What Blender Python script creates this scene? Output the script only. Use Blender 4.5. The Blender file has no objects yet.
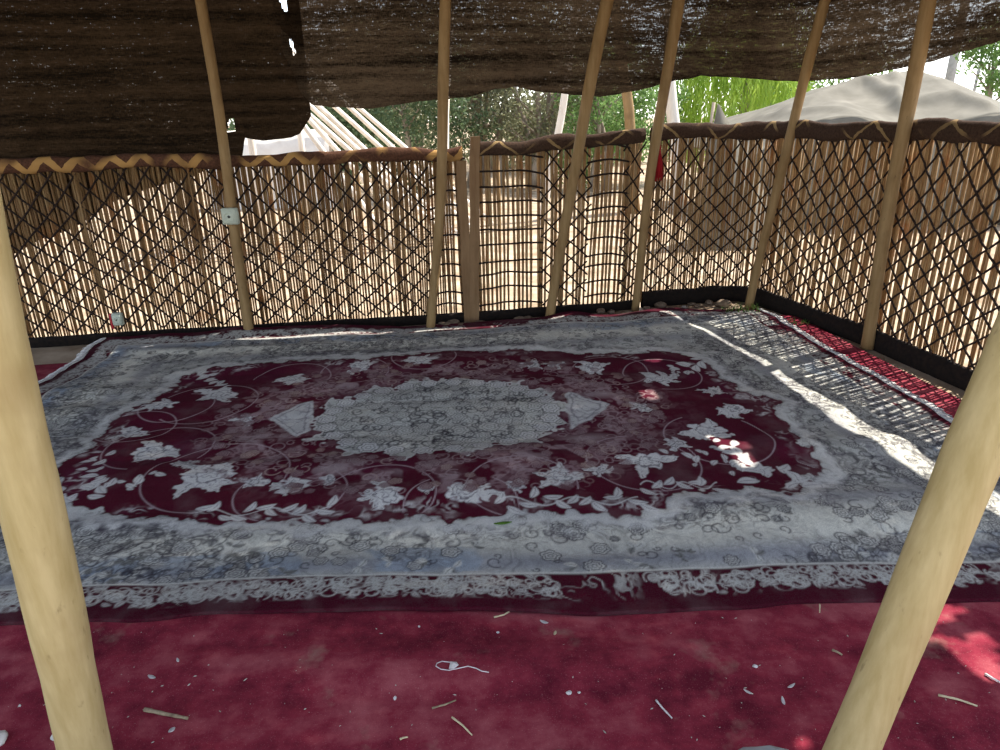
import bpy, math, random
import numpy as np
random.seed(7); rng = np.random.default_rng(7)
S = bpy.context.scene
C = S.collection
PI = math.pi

# ------------------------------------------------------------------ camera model (used to place things from measured sight lines)
F = 690.0; PITCH = math.radians(21); ROLL = math.radians(-1.0); EYE = 1.6
_f = np.array([0, math.cos(PITCH), -math.sin(PITCH)]); _u = np.array([0, math.sin(PITCH), math.cos(PITCH)]); _r = np.array([1., 0, 0])
CR = _r*math.cos(ROLL) + _u*math.sin(ROLL); CU = _u*math.cos(ROLL) - _r*math.sin(ROLL)
def ray(x, y): return _f*F + CR*(x-500) + CU*(375-y)
def at_z(x, y, z=0.0):
    d = ray(x, y); return np.array([0, 0, EYE]) + d*((z-EYE)/d[2])
def at_y(x, y, Y):
    d = ray(x, y); return np.array([0, 0, EYE]) + d*(Y/d[1])

SUN = np.array([0.85, 0.46, 1.50]); SUN = SUN/np.linalg.norm(SUN)   # towards the sun

# ------------------------------------------------------------------ helpers: objects
def tag(o, label=None, cat=None, group=None, kind=None):
    if label: o['label'] = label
    if cat: o['category'] = cat
    if group: o['group'] = group
    if kind: o['kind'] = kind
    return o
def wloc(o):
    p = np.zeros(3)
    while o is not None:
        p += np.array(o.location); o = o.parent
    return p
def empty(name, loc):
    o = bpy.data.objects.new(name, None); C.objects.link(o); o.location = tuple(float(v) for v in loc); o.empty_display_size = 0.1
    return o
class MB:
    def __init__(s): s.v = []; s.f = []; s.n = 0
    def add(s, verts, faces):
        s.v.extend([tuple(float(c) for c in p) for p in verts]); s.f.extend([tuple(int(i)+s.n for i in f) for f in faces]); s.n += len(verts)
    def tube(s, pts, rad, n=8, cap=True, squash=None, twist=0.0):
        pts = np.asarray(pts, float); m = len(pts)
        rad = np.broadcast_to(np.asarray(rad, float), (m,))
        tan = np.gradient(pts, axis=0); tan /= np.linalg.norm(tan, axis=1)[:, None] + 1e-12
        ref = np.array([0, 0, 1.]) if abs(tan[0][2]) < .9 else np.array([1., 0, 0])
        vs = []
        for i in range(m):
            a = np.cross(tan[i], ref); a /= np.linalg.norm(a)+1e-12; b = np.cross(a, tan[i])
            for k in range(n):
                t = 2*PI*k/n + twist
                vs.append(pts[i] + rad[i]*(a*math.cos(t) + b*math.sin(t)*(squash or 1)))
        fs = []
        for i in range(m-1):
            for k in range(n):
                fs.append((i*n+k, i*n+(k+1) % n, (i+1)*n+(k+1) % n, (i+1)*n+k))
        if cap:
            fs.append(tuple(range(n-1, -1, -1))); fs.append(tuple((m-1)*n+k for k in range(n)))
        s.add(vs, fs)
    def box(s, c, sx, sy, sz, rz=0.0, bev=0.0):
        c = np.asarray(c, float); b = min(bev, sx*.45, sy*.45, sz*.45)
        vs = []; fs = []
        def pt(x, y, z): return c + np.array([x*math.cos(rz)-y*math.sin(rz), x*math.sin(rz)+y*math.cos(rz), z])
        if b <= 0:
            for z in (-1, 1):
                for x, y in ((-1, -1), (1, -1), (1, 1), (-1, 1)): vs.append(pt(x*sx/2, y*sy/2, z*sz/2))
            fs = [(3, 2, 1, 0), (4, 5, 6, 7), (0, 1, 5, 4), (1, 2, 6, 5), (2, 3, 7, 6), (3, 0, 4, 7)]
        else:
            rings = []
            for zz, ins in ((-sz/2, b), (-sz/2+b, 0), (sz/2-b, 0), (sz/2, b)):
                x, y = sx/2-ins, sy/2-ins; q = max(b-ins*0.6, b*.4)
                ring = [(-x+q, -y), (x-q, -y), (x, -y+q), (x, y-q), (x-q, y), (-x+q, y), (-x, y-q), (-x, -y+q)]
                rings.append(len(vs)); vs += [pt(p[0], p[1], zz) for p in ring]
            for a in range(3):
                for k in range(8): fs.append((rings[a]+k, rings[a]+(k+1) % 8, rings[a+1]+(k+1) % 8, rings[a+1]+k))
            fs.append(tuple(range(7, -1, -1))); fs.append(tuple(rings[3]+k for k in range(8)))
        s.add(vs, fs)
    def grid(s, P):                       # P: (rows, cols, 3)
        r, c = P.shape[:2]
        s.add(P.reshape(-1, 3), [(i*c+j, i*c+j+1, (i+1)*c+j+1, (i+1)*c+j) for i in range(r-1) for j in range(c-1)])
    def build(s, name, mat, parent=None, loc=None, smooth=True):
        base = wloc(parent) if parent is not None else np.asarray(loc if loc is not None else (0, 0, 0), float)
        me = bpy.data.meshes.new(name)
        me.from_pydata([(v[0]-base[0], v[1]-base[1], v[2]-base[2]) for v in s.v], [], s.f); me.update()
        if smooth: me.polygons.foreach_set('use_smooth', [True]*len(me.polygons))
        me.materials.append(mat)
        o = bpy.data.objects.new(name, me); C.objects.link(o)
        if parent is not None: o.parent = parent
        else: o.location = tuple(float(v) for v in base)
        return o
def np_mesh(name, V, Q, mat, parent=None, loc=(0, 0, 0), smooth=True, color=None, uv=None):
    base = wloc(parent) if parent is not None else np.asarray(loc, float)
    V = (np.asarray(V, float)-base).astype(np.float32); Q = np.asarray(Q, np.int32)
    me = bpy.data.meshes.new(name)
    me.vertices.add(len(V)); me.vertices.foreach_set('co', V.ravel())
    me.loops.add(Q.size); me.loops.foreach_set('vertex_index', Q.ravel())
    me.polygons.add(len(Q)); me.polygons.foreach_set('loop_start', np.arange(0, Q.size, 4, dtype=np.int32))
    me.update(calc_edges=True); me.validate()
    if smooth: me.polygons.foreach_set('use_smooth', np.ones(len(me.polygons), bool))
    if color is not None:
        a = me.color_attributes.new('pattern', 'FLOAT_COLOR', 'POINT')
        cc = np.ones((len(V), 4), np.float32); cc[:, :3] = color; a.data.foreach_set('color', cc.ravel())
    if uv is not None:
        l = me.uv_layers.new(name='weave'); l.data.foreach_set('uv', np.asarray(uv, np.float32)[Q.ravel()].ravel())
    me.materials.append(mat)
    o = bpy.data.objects.new(name, me); C.objects.link(o)
    if parent is not None: o.parent = parent
    else: o.location = tuple(float(v) for v in base)
    return o
def grid_quads(r, c):
    i = np.arange(r-1)[:, None]*c + np.arange(c-1)[None, :]
    i = i.ravel(); return np.stack([i, i+1, i+c+1, i+c], 1)

# ------------------------------------------------------------------ helpers: noise in numpy
class VN:
    def __init__(s, seed): s.g = np.random.default_rng(seed).random((256, 256))
    def __call__(s, x, y):
        x = np.asarray(x, float); y = np.asarray(y, float)
        xi = np.floor(x).astype(int); yi = np.floor(y).astype(int); fx = x-xi; fy = y-yi
        fx = fx*fx*fx*(fx*(fx*6-15)+10); fy = fy*fy*fy*(fy*(fy*6-15)+10)
        g = s.g; a = g[xi % 256, yi % 256]; b = g[(xi+1) % 256, yi % 256]; c = g[xi % 256, (yi+1) % 256]; d = g[(xi+1) % 256, (yi+1) % 256]
        return (a*(1-fx)+b*fx)*(1-fy) + (c*(1-fx)+d*fx)*fy
_vn = [VN(k) for k in range(12)]
def fbm(x, y, k=0, oct=4):
    t = 0; a = .5; n = 0
    for o in range(oct):
        t = t + a*_vn[(k+o) % 12](x*2**o+17*o, y*2**o+9*o); n += a; a *= .5
    return t/n

# ------------------------------------------------------------------ helpers: materials
def mat(name):
    m = bpy.data.materials.new(name); m.use_nodes = True
    nt = m.node_tree; nt.nodes.clear()
    return m, nt
class N:
    def __init__(s, nt): s.nt = nt
    def __call__(s, kind, ins=None, **props):
        n = s.nt.nodes.new(kind)
        for k, v in props.items(): setattr(n, k, v)
        for k, v in (ins or {}).items():
            sock = n.inputs[k]
            if isinstance(v, bpy.types.NodeSocket): s.nt.links.new(v, sock)
            else: sock.default_value = v
        return n
    def math(s, op, a, b=0.5, clamp=False):
        n = s('ShaderNodeMath', {0: a, 1: b}, operation=op); n.use_clamp = clamp; return n.outputs[0]
    def mix(s, fac, a, b, blend='MIX'):
        n = s.nt.nodes.new('ShaderNodeMix'); n.data_type = 'RGBA'; n.blend_type = blend
        for idx, v in ((0, fac), (6, a), (7, b)):
            if isinstance(v, bpy.types.NodeSocket): s.nt.links.new(v, n.inputs[idx])
            else: n.inputs[idx].default_value = v if not (isinstance(v, tuple) and len(v) == 3) else (*v, 1)
        return n.outputs[2]
    def ramp(s, fac, stops):
        n = s('ShaderNodeValToRGB', {0: fac}); e = n.color_ramp.elements
        while len(e) < len(stops): e.new(.5)
        for q, (p, c) in zip(e, stops):
            q.position = p; q.color = (*c, 1) if isinstance(c, tuple) else (c, c, c, 1)
        return n.outputs[0]
    def coords(s, out='Object', scale=(1, 1, 1)):
        t = s('ShaderNodeTexCoord'); m = s('ShaderNodeMapping', {0: t.outputs[out], 3: scale}); return m.outputs[0]
    def noise(s, vec, scale, detail=4, rough=.55):
        return s('ShaderNodeTexNoise', {'Vector': vec, 'Scale': scale, 'Detail': detail, 'Roughness': rough}).outputs[0]
    def out(s, col, rough=.8, bump=None, bump_s=.3, bump_d=.01, transl=None, spec=.3, sheen=0.0):
        ins = {'Base Color': col if isinstance(col, bpy.types.NodeSocket) else (*col, 1), 'Roughness': rough, 'Specular IOR Level': spec}
        if sheen: ins['Sheen Weight'] = sheen
        b = s('ShaderNodeBsdfPrincipled', ins)
        if bump is not None:
            bn = s('ShaderNodeBump', {'Height': bump, 'Strength': bump_s, 'Distance': bump_d}); s.nt.links.new(bn.outputs[0], b.inputs['Normal'])
        sh = b.outputs[0]
        if transl:
            t = s('ShaderNodeBsdfTranslucent', {0: col if isinstance(col, bpy.types.NodeSocket) else (*col, 1)})
            sh = s('ShaderNodeMixShader', {0: transl, 1: sh, 2: t.outputs[0]}).outputs[0]
        o = s('ShaderNodeOutputMaterial', {0: sh}); return o
def simple(name, c1, c2, scale=8, stretch=(1, 1, 1), rough=.85, bump=.3, transl=None, bd=.01, spec=.25, lo=.35, hi=.65):
    m, nt = mat(name); n = N(nt)
    v = n.coords('Object', stretch); f = n.noise(v, scale, 5)
    col = n.ramp(f, [(lo, c1), (hi, c2)])
    n.out(col, rough, f, bump, bd, transl, spec); return m

def wood(name, c1, c2, dark):
    m, nt = mat(name); n = N(nt)
    v = n.coords('Object', (1, 1, .12)); g = n.noise(v, 34, 5, .6)
    v2 = n.coords('Object', (1, 1, 1)); b = n.noise(v2, 5, 3)
    sp = n.noise(n.coords('Object', (1, 1, .35)), 48, 4)
    col = n.ramp(g, [(.3, c1), (.7, c2)])
    col = n.mix(n.ramp(b, [(.5, 0.0), (.75, .45)]), col, dark)
    col = n.mix(n.ramp(sp, [(.66, 0.0), (.77, .5)]), col, tuple(x*.45 for x in dark))
    n.out(col, .75, g, .25, .006, None, .25); return m
M = {}
M['pole'] = wood('peeled poplar wood', (.37, .285, .12), (.50, .40, .20), (.27, .185, .075))
M['backpole'] = wood('weathered pole wood', (.215, .13, .05), (.305, .20, .09), (.13, .075, .03))
M['stake'] = wood('split wood stake', (.18, .10, .045), (.26, .16, .08), (.13, .07, .03))
M['ground'] = simple('dry dusty earth', (.24, .165, .10), (.46, .36, .25), 3, rough=.95, bump=.5, bd=.03)
M['yarn'] = simple('dark goat hair yarn', (.012, .008, .006), (.035, .02, .014), 60, rough=.95)
M['hem'] = simple('black felt hem', (.005, .0035, .003), (.015, .009, .006), 40, rough=.95)
M['stone'] = simple('brown fieldstone', (.10, .065, .04), (.27, .20, .14), 12, rough=.9, bump=.6)
M['dullstone'] = simple('dusty pale stone', (.28, .24, .20), (.42, .38, .33), 14, rough=.9, bump=.5)
M['palestone'] = simple('pale fieldstone', (.45, .42, .38), (.70, .67, .62), 14, rough=.9, bump=.5)
M['twig'] = simple('dry twig bark', (.16, .11, .07), (.36, .28, .18), 40, (1, 1, 1), rough=.9)
M['straw'] = simple('dry straw', (.45, .36, .22), (.60, .50, .32), 30)
M['paper'] = simple('pale scrap', (.55, .50, .48), (.75, .70, .68), 30, transl=.2)
M['string'] = simple('white string', (.55, .48, .48), (.7, .62, .62), 60)
M['greenleaf'] = simple('fresh green leaf', (.10, .22, .03), (.16, .32, .05), 30, transl=.3)
M['grass'] = simple('grass blade green', (.06, .15, .02), (.14, .26, .05), 20, transl=.35)
M['tassel'] = simple('crimson wool', (.20, .005, .008), (.34, .012, .015), 90, (1, 1, .1), rough=.95)
M['socket'] = simple('aged grey green plastic', (.42, .46, .36), (.50, .54, .44), 10, rough=.5, bump=.05)
M['socketdark'] = simple('dark socket plastic', (.03, .035, .03), (.06, .06, .05), 10, rough=.6, bump=.05)
M['redplastic'] = simple('red plastic', (.4, .02, .03), (.5, .04, .05), 10, rough=.5, bump=.05)
M['canvas'] = simple('off white tent canvas', (.17, .155, .12), (.235, .215, .17), 3, rough=.85, bump=.2, transl=.25)
M['whitepole'] = simple('sun bleached wood', (.62, .55, .45), (.78, .72, .62), 10, (1, 1, .2))
M['bark'] = simple('grey brown bark', (.18, .14, .10), (.36, .30, .23), 12, (1, 1, .25), bump=.6)
M['concrete'] = simple('utility pole concrete', (.28, .28, .27), (.36, .36, .35), 8)
M['mud'] = simple('pale mud plaster', (.60, .54, .46), (.74, .69, .61), 3, rough=.95)
def leafmat(name, c1, c2): return simple(name, c1, c2, 2.2, rough=.6, bump=0.05, transl=.45, lo=.3, hi=.7)
M['leaf_grey'] = leafmat('grey green leaves', (.12, .13, .065), (.27, .27, .15))
M['leaf_dark'] = leafmat('dark green leaves', (.055, .09, .04), (.13, .18, .085))
M['leaf_green'] = leafmat('mid green leaves', (.10, .20, .05), (.24, .36, .12))
M['leaf_willow'] = leafmat('bright willow leaves', (.20, .34, .03), (.42, .56, .10))

def reed_mat(name, c1, c2, c3, c4):
    m, nt = mat(name); n = N(nt)
    a = n.noise(n.coords('Object', (1, 1, .02)), 75, 2, .5)
    b = n.noise(n.coords('Object', (1, 1, .6)), 7, 3)
    c = n.noise(n.coords('Object', (1, 1, .25)), 160, 2)
    col = n.ramp(a, [(.30, c1), (.48, c2), (.70, c3)])
    col = n.mix(n.ramp(b, [(.56, 0.0), (.70, .7)]), col, c4)
    col = n.mix(n.ramp(c, [(.3, .35), (.6, 0.0)]), col, (.12, .07, .04))
    n.out(col, .6, c, .3, .004, .34, .3); return m
M['reed_brown'] = reed_mat('tawny reeds', (.13, .065, .02), (.29, .165, .065), (.43, .285, .13), (.36, .135, .035))
M['reed_pale'] = reed_mat('pale reeds', (.20, .108, .04), (.38, .24, .105), (.54, .38, .195), (.40, .18, .06))

def band_mat(name, base, base2, motif, period, width):
    m, nt = mat(name); n = N(nt)
    uv = n('ShaderNodeUVMap'); uv.uv_map = 'weave'
    sp = n('ShaderNodeSeparateXYZ', {0: uv.outputs[0]})
    fr = n.math('FRACT', n.math('DIVIDE', sp.outputs[0], period)); tri = n.math('MULTIPLY', n.math('ABSOLUTE', n.math('SUBTRACT', fr, .5)), 2.0)
    wob = n.math('MULTIPLY', n.math('SUBTRACT', n.noise(n.coords('Object'), 14, 3), .5), .35)
    d = n.math('ABSOLUTE', n.math('SUBTRACT', n.math('ADD', tri, wob), sp.outputs[1]))
    mask = n.math('LESS_THAN', d, width)
    gaps = n.ramp(n.noise(n.coords('Object'), 3.0, 2), [(.42, .0), (.55, .9)])
    f = n.noise(n.coords('Object'), 70, 4)
    col = n.ramp(f, [(.3, base), (.7, base2)])
    col = n.mix(n.math('MULTIPLY', mask, gaps), col, motif)
    n.out(col, .95, f, .4, .006, None, .15); return m
M['band_left'] = band_mat('zigzag woven binding', (.05, .022, .013), (.11, .05, .028), (.42, .24, .08), .21, .34)
M['band_right'] = band_mat('dark felt binding', (.030, .017, .011), (.065, .036, .022), (.26, .17, .075), .33, .10)

def cloth_mat(name, c1, c2, open_lo, open_hi):
    m, nt = mat(name); n = N(nt)
    uv = n('ShaderNodeUVMap'); uv.uv_map = 'weave'
    mp = n('ShaderNodeMapping', {0: uv.outputs[0], 3: (.22, 1, 1)})
    weft = n.noise(mp.outputs[0], 120, 4, .65)
    mp2 = n('ShaderNodeMapping', {0: uv.outputs[0], 3: (1, .3, 1)})
    warp = n.noise(mp2.outputs[0], 150, 3, .6)
    big = n.noise(uv.outputs[0], 1.7, 3, .5)
    band = n.noise(n('ShaderNodeMapping', {0: uv.outputs[0], 3: (.05, 1, 1)}).outputs[0], 11, 3, .6)
    coarse = n.noise(mp.outputs[0], 38, 3, .6)
    w = n.math('ADD', n.math('MULTIPLY', weft, .40), n.math('ADD', n.math('MULTIPLY', coarse, .30), n.math('MULTIPLY', warp, .30)))
    col = n.ramp(n.math('ADD', n.math('MULTIPLY', w, .6), n.math('MULTIPLY', band, .4)), [(.42, c1), (.58, c2)])
    # open weave: little gaps between the threads, more of them where the cloth is worn
    thr = n('ShaderNodeMapRange', {0: n.math('ADD', n.math('MULTIPLY', big, .6), n.math('MULTIPLY', band, .4)), 1: .35, 2: .65, 3: open_lo, 4: open_hi}).outputs[0]
    hole = n.ramp(n.math('SUBTRACT', w, thr), [(.0, 0.0), (.16, .34)])
    b = n('ShaderNodeBsdfPrincipled', {'Base Color': col, 'Roughness': .95, 'Specular IOR Level': .1})
    bn = n('ShaderNodeBump', {'Height': w, 'Strength': .5, 'Distance': .008}); nt.links.new(bn.outputs[0], b.inputs['Normal'])
    t = n('ShaderNodeBsdfTranslucent', {0: col})
    sh = n('ShaderNodeMixShader', {0: .22, 1: b.outputs[0], 2: t.outputs[0]}).outputs[0]
    tr = n('ShaderNodeBsdfTransparent')
    sh = n('ShaderNodeMixShader', {0: hole, 1: sh, 2: tr.outputs[0]}).outputs[0]
    n('ShaderNodeOutputMaterial', {0: sh}); return m
M['cloth_left'] = cloth_mat('dense black goat hair cloth', (.005, .003, .0015), (.035, .021, .011), .62, .57)
M['cloth_right'] = cloth_mat('open brown goat hair cloth', (.008, .005, .003), (.080, .054, .032), .58, .50)

def carpet_red():
    m, nt = mat('dusty plain red carpet'); n = N(nt)
    v = n.coords('Object')
    big = n.noise(n.coords('Object', (.45, 1.4, 1)), 2.6, 5, .6); mid = n.noise(v, 9, 5, .65); fine = n.noise(v, 260, 2)
    col = n.ramp(n.math('ADD', n.math('MULTIPLY', big, .55), n.math('MULTIPLY', mid, .45)), [(.39, (.10, .010, .020)), (.50, (.205, .023, .039)), (.63, (.32, .076, .087))])
    st = n.ramp(n.noise(v, 4.2, 4, .7), [(.60, 0.0), (.74, .55)])
    col = n.mix(st, col, (.27, .17, .13))
    col = n.mix(n.ramp(fine, [(.62, 0.0), (.75, .35)]), col, (.45, .25, .24))
    n.out(col, .95, n.math('ADD', n.math('MULTIPLY', fine, .3), mid), .35, .008, None, .05, 0); return m
M['carpet'] = carpet_red()
def rug_material():
    m, nt = mat('worn machine woven rug'); n = N(nt)
    a = n('ShaderNodeVertexColor'); a.layer_name = 'pattern'
    v = n.coords('Object'); fine = n.noise(v, 230, 2); mid = n.noise(v, 5, 4)
    col = n.mix(n.ramp(fine, [(.3, .30), (.6, 0.0)]), a.outputs[0], (.06, .04, .045))
    col = n.mix(n.ramp(mid, [(.5, 0.0), (.8, .16)]), col, (.33, .29, .27))
    n.out(col, .95, fine, .3, .004, None, .05, 0); return m
M['rug'] = rug_material()
M['fringe'] = simple('off white fringe', (.45, .42, .40), (.62, .60, .57), 60, rough=.9)

# ------------------------------------------------------------------ the ground line of the enclosure
def smooth_path(P, step=.02, it=60, keep=None):
    P = np.asarray(P, float); d = np.r_[0, np.cumsum(np.linalg.norm(np.diff(P, axis=0), axis=1))]
    s = np.arange(0, d[-1], step); Q = np.stack([np.interp(s, d, P[:, k]) for k in range(2)], 1)
    for _ in range(it): Q[1:-1] = Q[1:-1]*.5 + (Q[:-2]+Q[2:])*.25
    return Q
class Path:
    def __init__(s, Q):
        s.Q = Q; s.d = np.r_[0, np.cumsum(np.linalg.norm(np.diff(Q, axis=0), axis=1))]; s.L = s.d[-1]
        T = np.gradient(Q, axis=0); T /= np.linalg.norm(T, axis=1)[:, None]; s.T = T
        s.Nn = np.stack([T[:, 1], -T[:, 0]], 1)      # points into the enclosure (path runs left to right along the back)
    def at(s, q, off=0.0):
        p = np.stack([np.interp(q, s.d, s.Q[:, k]) for k in range(2)], -1); n = np.stack([np.interp(q, s.d, s.Nn[:, k]) for k in range(2)], -1)
        return p + n*np.asarray(off)[..., None] if np.ndim(off) else p + n*off
    def nrm(s, q): return np.stack([np.interp(q, s.d, s.Nn[:, k]) for k in range(2)], -1)
    def hit(s, x, y, off=0.0):            # sight line x,y -> (distance along path, height)
        d = ray(x, y); Q = s.Q + s.Nn*off; c = Q[:, 0]*d[1]-Q[:, 1]*d[0]
        for i in range(len(c)-1):
            if c[i]*c[i+1] <= 0 and Q[i] @ d[:2] > 0:
                t = c[i]/(c[i]-c[i+1]); p = Q[i]*(1-t)+Q[i+1]*t; k = np.linalg.norm(p)/np.linalg.norm(d[:2])
                return s.d[i]*(1-t)+s.d[i+1]*t, EYE + k*d[2]
        return None
BASE = [(-5.2, 4.70), (-3.55, 4.97), (-1.96, 5.21), (-.48, 5.41), (-.2, 5.45), (.77, 5.63), (1.31, 5.79), (1.77, 5.90), (2.12, 5.98), (2.24, 5.85), (2.62, 4.64), (2.74, 4.04), (2.85, 3.56), (3.05, 2.6), (3.2, 1.7)]
FP = Path(smooth_path(BASE))
s_of_x = lambda x, y=200: FP.hit(x, y)[0]

# ------------------------------------------------------------------ setting: ground
gb = MB()
gx = np.r_[np.linspace(-60, -6, 14), np.linspace(-5, 5, 41), np.linspace(6, 60, 14)]; gy = np.r_[np.linspace(-25, -1, 8), np.linspace(-.5, 7, 31), np.linspace(8, 120, 24)]
X, Y = np.meshgrid(gx, gy); Z = (fbm(X*.8, Y*.8, 3)-.5)*.02 - .012
gb.grid(np.stack([X, Y, Z], -1)); g = gb.build('ground', M['ground']); tag(g, kind='structure')

# ------------------------------------------------------------------ carpets
def carpet_z(x, y):
    return .010 + .016*fbm(x*.7+3, y*2.1, 2, 3)**2 + .05*np.maximum(0, fbm(x*.6+8, y*3.6+2, 5, 2)-.48)
def bilin(c, u, v):      # c: NL, NR, FR, FL ; u,v in [-1,1]
    a, b = (u+1)/2, (v+1)/2
    return ((1-a)*(1-b))[..., None]*np.array(c[0]) + (a*(1-b))[..., None]*np.array(c[1]) + (a*b)[..., None]*np.array(c[2]) + ((1-a)*b)[..., None]*np.array(c[3])
CC = [(-4.5, .35), (3.05, .35), (2.42, 5.40), (-4.5, 4.30)]
u, v = np.meshgrid(np.linspace(-1, 1, 260), np.linspace(-1, 1, 190)); P = bilin(CC, u, v)
ri_ = int(np.argmax(FP.Q[:, 0]*.6+FP.Q[:, 1])); xm = np.interp(P[..., 1], FP.Q[ri_:, 1][::-1], FP.Q[ri_:, 0][::-1])-.045
P[..., 0] = np.minimum(P[..., 0], xm+.0*P[..., 0]-(1-u)*.002)
Zc = carpet_z(P[..., 0], P[..., 1])
edge = np.minimum(1-np.abs(u), 1-np.abs(v)); Zc = np.where(edge <= 0, -.004, Zc)
np_mesh('red_carpet', np.concatenate([P, Zc[..., None]], -1).reshape(-1, 3), grid_quads(190, 260), M['carpet'], loc=(-.7, 2.6, 0))
tag(bpy.data.objects['red_carpet'], 'plain dusty red carpet lying under the patterned rug, bare in the foreground', 'carpet')

# ---- the patterned rug: the woven pattern is drawn on a fine grid as the rug's own dye colours
RC = [(-2.88, 1.84), (2.50, 1.93), (2.16, 5.56), (-2.94, 4.93)]
A, B = 2.60, 1.66
def to_local(p):
    u = v = 0.0
    for _ in range(30):
        q = bilin(RC, np.array(u), np.array(v)); e = 1e-4
        du = (bilin(RC, np.array(u+e), np.array(v))-q)/e; dv = (bilin(RC, np.array(u), np.array(v+e))-q)/e
        s_ = np.linalg.solve(np.stack([du, dv], 1), np.asarray(p)[:2]-q); u += s_[0]; v += s_[1]
    return np.array([u*A, v*B])
def L(x, y): return to_local(at_z(x, y, .03))
nu, nv = 960, 620
u, v = np.meshgrid(np.linspace(-1, 1, nu), np.linspace(-1, 1, nv)); a = u*A; b = v*B
GREY = np.array([.43, .425, .38]); CREAM = np.array([.68, .66, .56]); RED = np.array([.064, .0024, .0115]); DARK = np.array([.055, .045, .06]); PALE = np.array([.60, .585, .55]); BLUE = np.array([.24, .30, .36])
col = np.tile(GREY, (nv, nu, 1)).astype(float)
AF, BF, FULL = a, b, None
def blend(mask, c, k=1.0):
    m = np.clip(mask, 0, 1)[..., None]*k; t = col if WIN is None else col[WIN]
    t[...] = t*(1-m) + np.asarray(c)*m
WIN = None
def window(cx, cy, R):
    """work on the small patch of the rug round one motif"""
    global a, b, WIN
    j0, j1 = np.clip([int((cx-R+A)/(2*A)*(nu-1)), int((cx+R+A)/(2*A)*(nu-1))+2], 0, nu); i0, i1 = np.clip([int((cy-R+B)/(2*B)*(nv-1)), int((cy+R+B)/(2*B)*(nv-1))+2], 0, nv)
    if j1-j0 < 2 or i1-i0 < 2: return False
    WIN = (slice(i0, i1), slice(j0, j1)); a = AF[WIN]; b = BF[WIN]; return True
def whole():
    global a, b, WIN
    a, b, WIN = AF, BF, None
def curl(cx, cy, r, ang, c, w=.005, k=.8, sgn=1, grow=.16, mask=None):
    if not window(cx, cy, r*1.15): whole(); return
    d = np.hypot(a-cx, b-cy); th = ((np.arctan2(b-cy, a-cx)-ang)*sgn) % (2*PI); m = np.zeros(a.shape)
    for n_ in range(1): m = np.maximum(m, np.clip(1-np.abs(d-r*np.exp(-grow*(th+2*PI*n_)))/w, 0, 1))
    if mask is not None: m = m*mask[WIN]
    blend(m, c, k); whole()
def rosette(cx, cy, r, fill, line, kf=.8, kl=.8, npet=6, mask=None):
    if not window(cx, cy, r*1.2): whole(); return
    d = np.hypot(a-cx, b-cy); th = np.arctan2(b-cy, a-cx); R = r*(.78+.22*np.abs(np.cos(npet*th/2+cx*7)))
    mk = 1 if mask is None else mask[WIN]
    blend(np.clip((R-d)/.008+.5, 0, 1)*mk, fill, kf)
    for q in (1.0, .62, .25): blend(np.clip(1-np.abs(d-R*q)/.0055, 0, 1)*mk, line, kl*(.7+.3*q))
    blend((np.abs(np.sin(npet*th/2+cx*7)) < .13)*(d < R*.95)*(d > R*.6)*mk, line, kl*.6); whole()
def sprig(cx, cy, ln, ang, c, line, k=.85, mask=None, w=.3):
    if not window(cx, cy, ln*1.1): whole(); return
    m, v_ = leaf(cx, cy, ln, ang, w); mk = 1 if mask is None else mask[WIN]
    blend(m*mk, c, k); blend(v_*m*mk, line, .6); whole()
def sstep(x, w): return np.clip(x/w+.5, 0, 1)
wx = fbm(a*6, b*6, 1)-.5; wy = fbm(a*6+40, b*6, 4)-.5
def scribble(sc, k, th, wamp=.25):       # fine curling line work
    q = fbm((a+wx*wamp)*sc, (b+wy*wamp)*sc, k, 2)
    return np.clip(1-np.abs(q-.5)/th, 0, 1)
ed = np.minimum(A-np.abs(a), B-np.abs(b)) + .008*(fbm(a*4, b*4, 6)-.5)
# border: cream middle band, dark and pale tracery
def leaf(cx, cy, ln, ang, w=.3):
    ca, sa = math.cos(ang), math.sin(ang); x_ = (a-cx)*ca+(b-cy)*sa; y_ = -(a-cx)*sa+(b-cy)*ca
    t = x_/ln; hw = ln*w*np.sin(np.clip(t, 0, 1)*PI)**.8*(1-.3*t)
    return sstep(hw-np.abs(y_+.12*ln*np.sin(t*3)), .008)*((t > 0) & (t < 1)), np.clip(1-np.abs(y_+.12*ln*np.sin(t*3))/.004, 0, 1)*((t > .05) & (t < .9))
cm = np.exp(-((ed-.42)/.13)**2); blend(cm, CREAM, .85)  # woven cream band, its colour raised to paint in a streak of light
blend(np.exp(-((ed-.60)/.06)**2), np.array([.25, .25, .265]), .6)
blend(np.exp(-((ed-.25)/.055)**2), np.array([.24, .25, .275]), .8)
bl = (fbm(a*5, b*5, 8)-.52)*8; blend(np.clip(bl, 0, 1)*(ed > .2)*(ed < .36), BLUE, .6)
cl = np.clip((fbm(a*2.6+3, b*2.6, 9, 2)-.42)*7, 0, 1)      # clumps of flowers with bare ground between
bmask = sstep(ed-.19, .01)
INK = np.array([.030, .027, .035])
sc1 = scribble(26, 2, .13); sc2 = scribble(17, 7, .07)
blend(np.clip(sc1*(cl*.8+.2)*1.3, 0, 1)*bmask, INK, .7); blend(scribble(44, 4, .14)*bmask*(cl*.7+.3), INK, .5)
blend(sc2*bmask, INK, .25)
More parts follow.
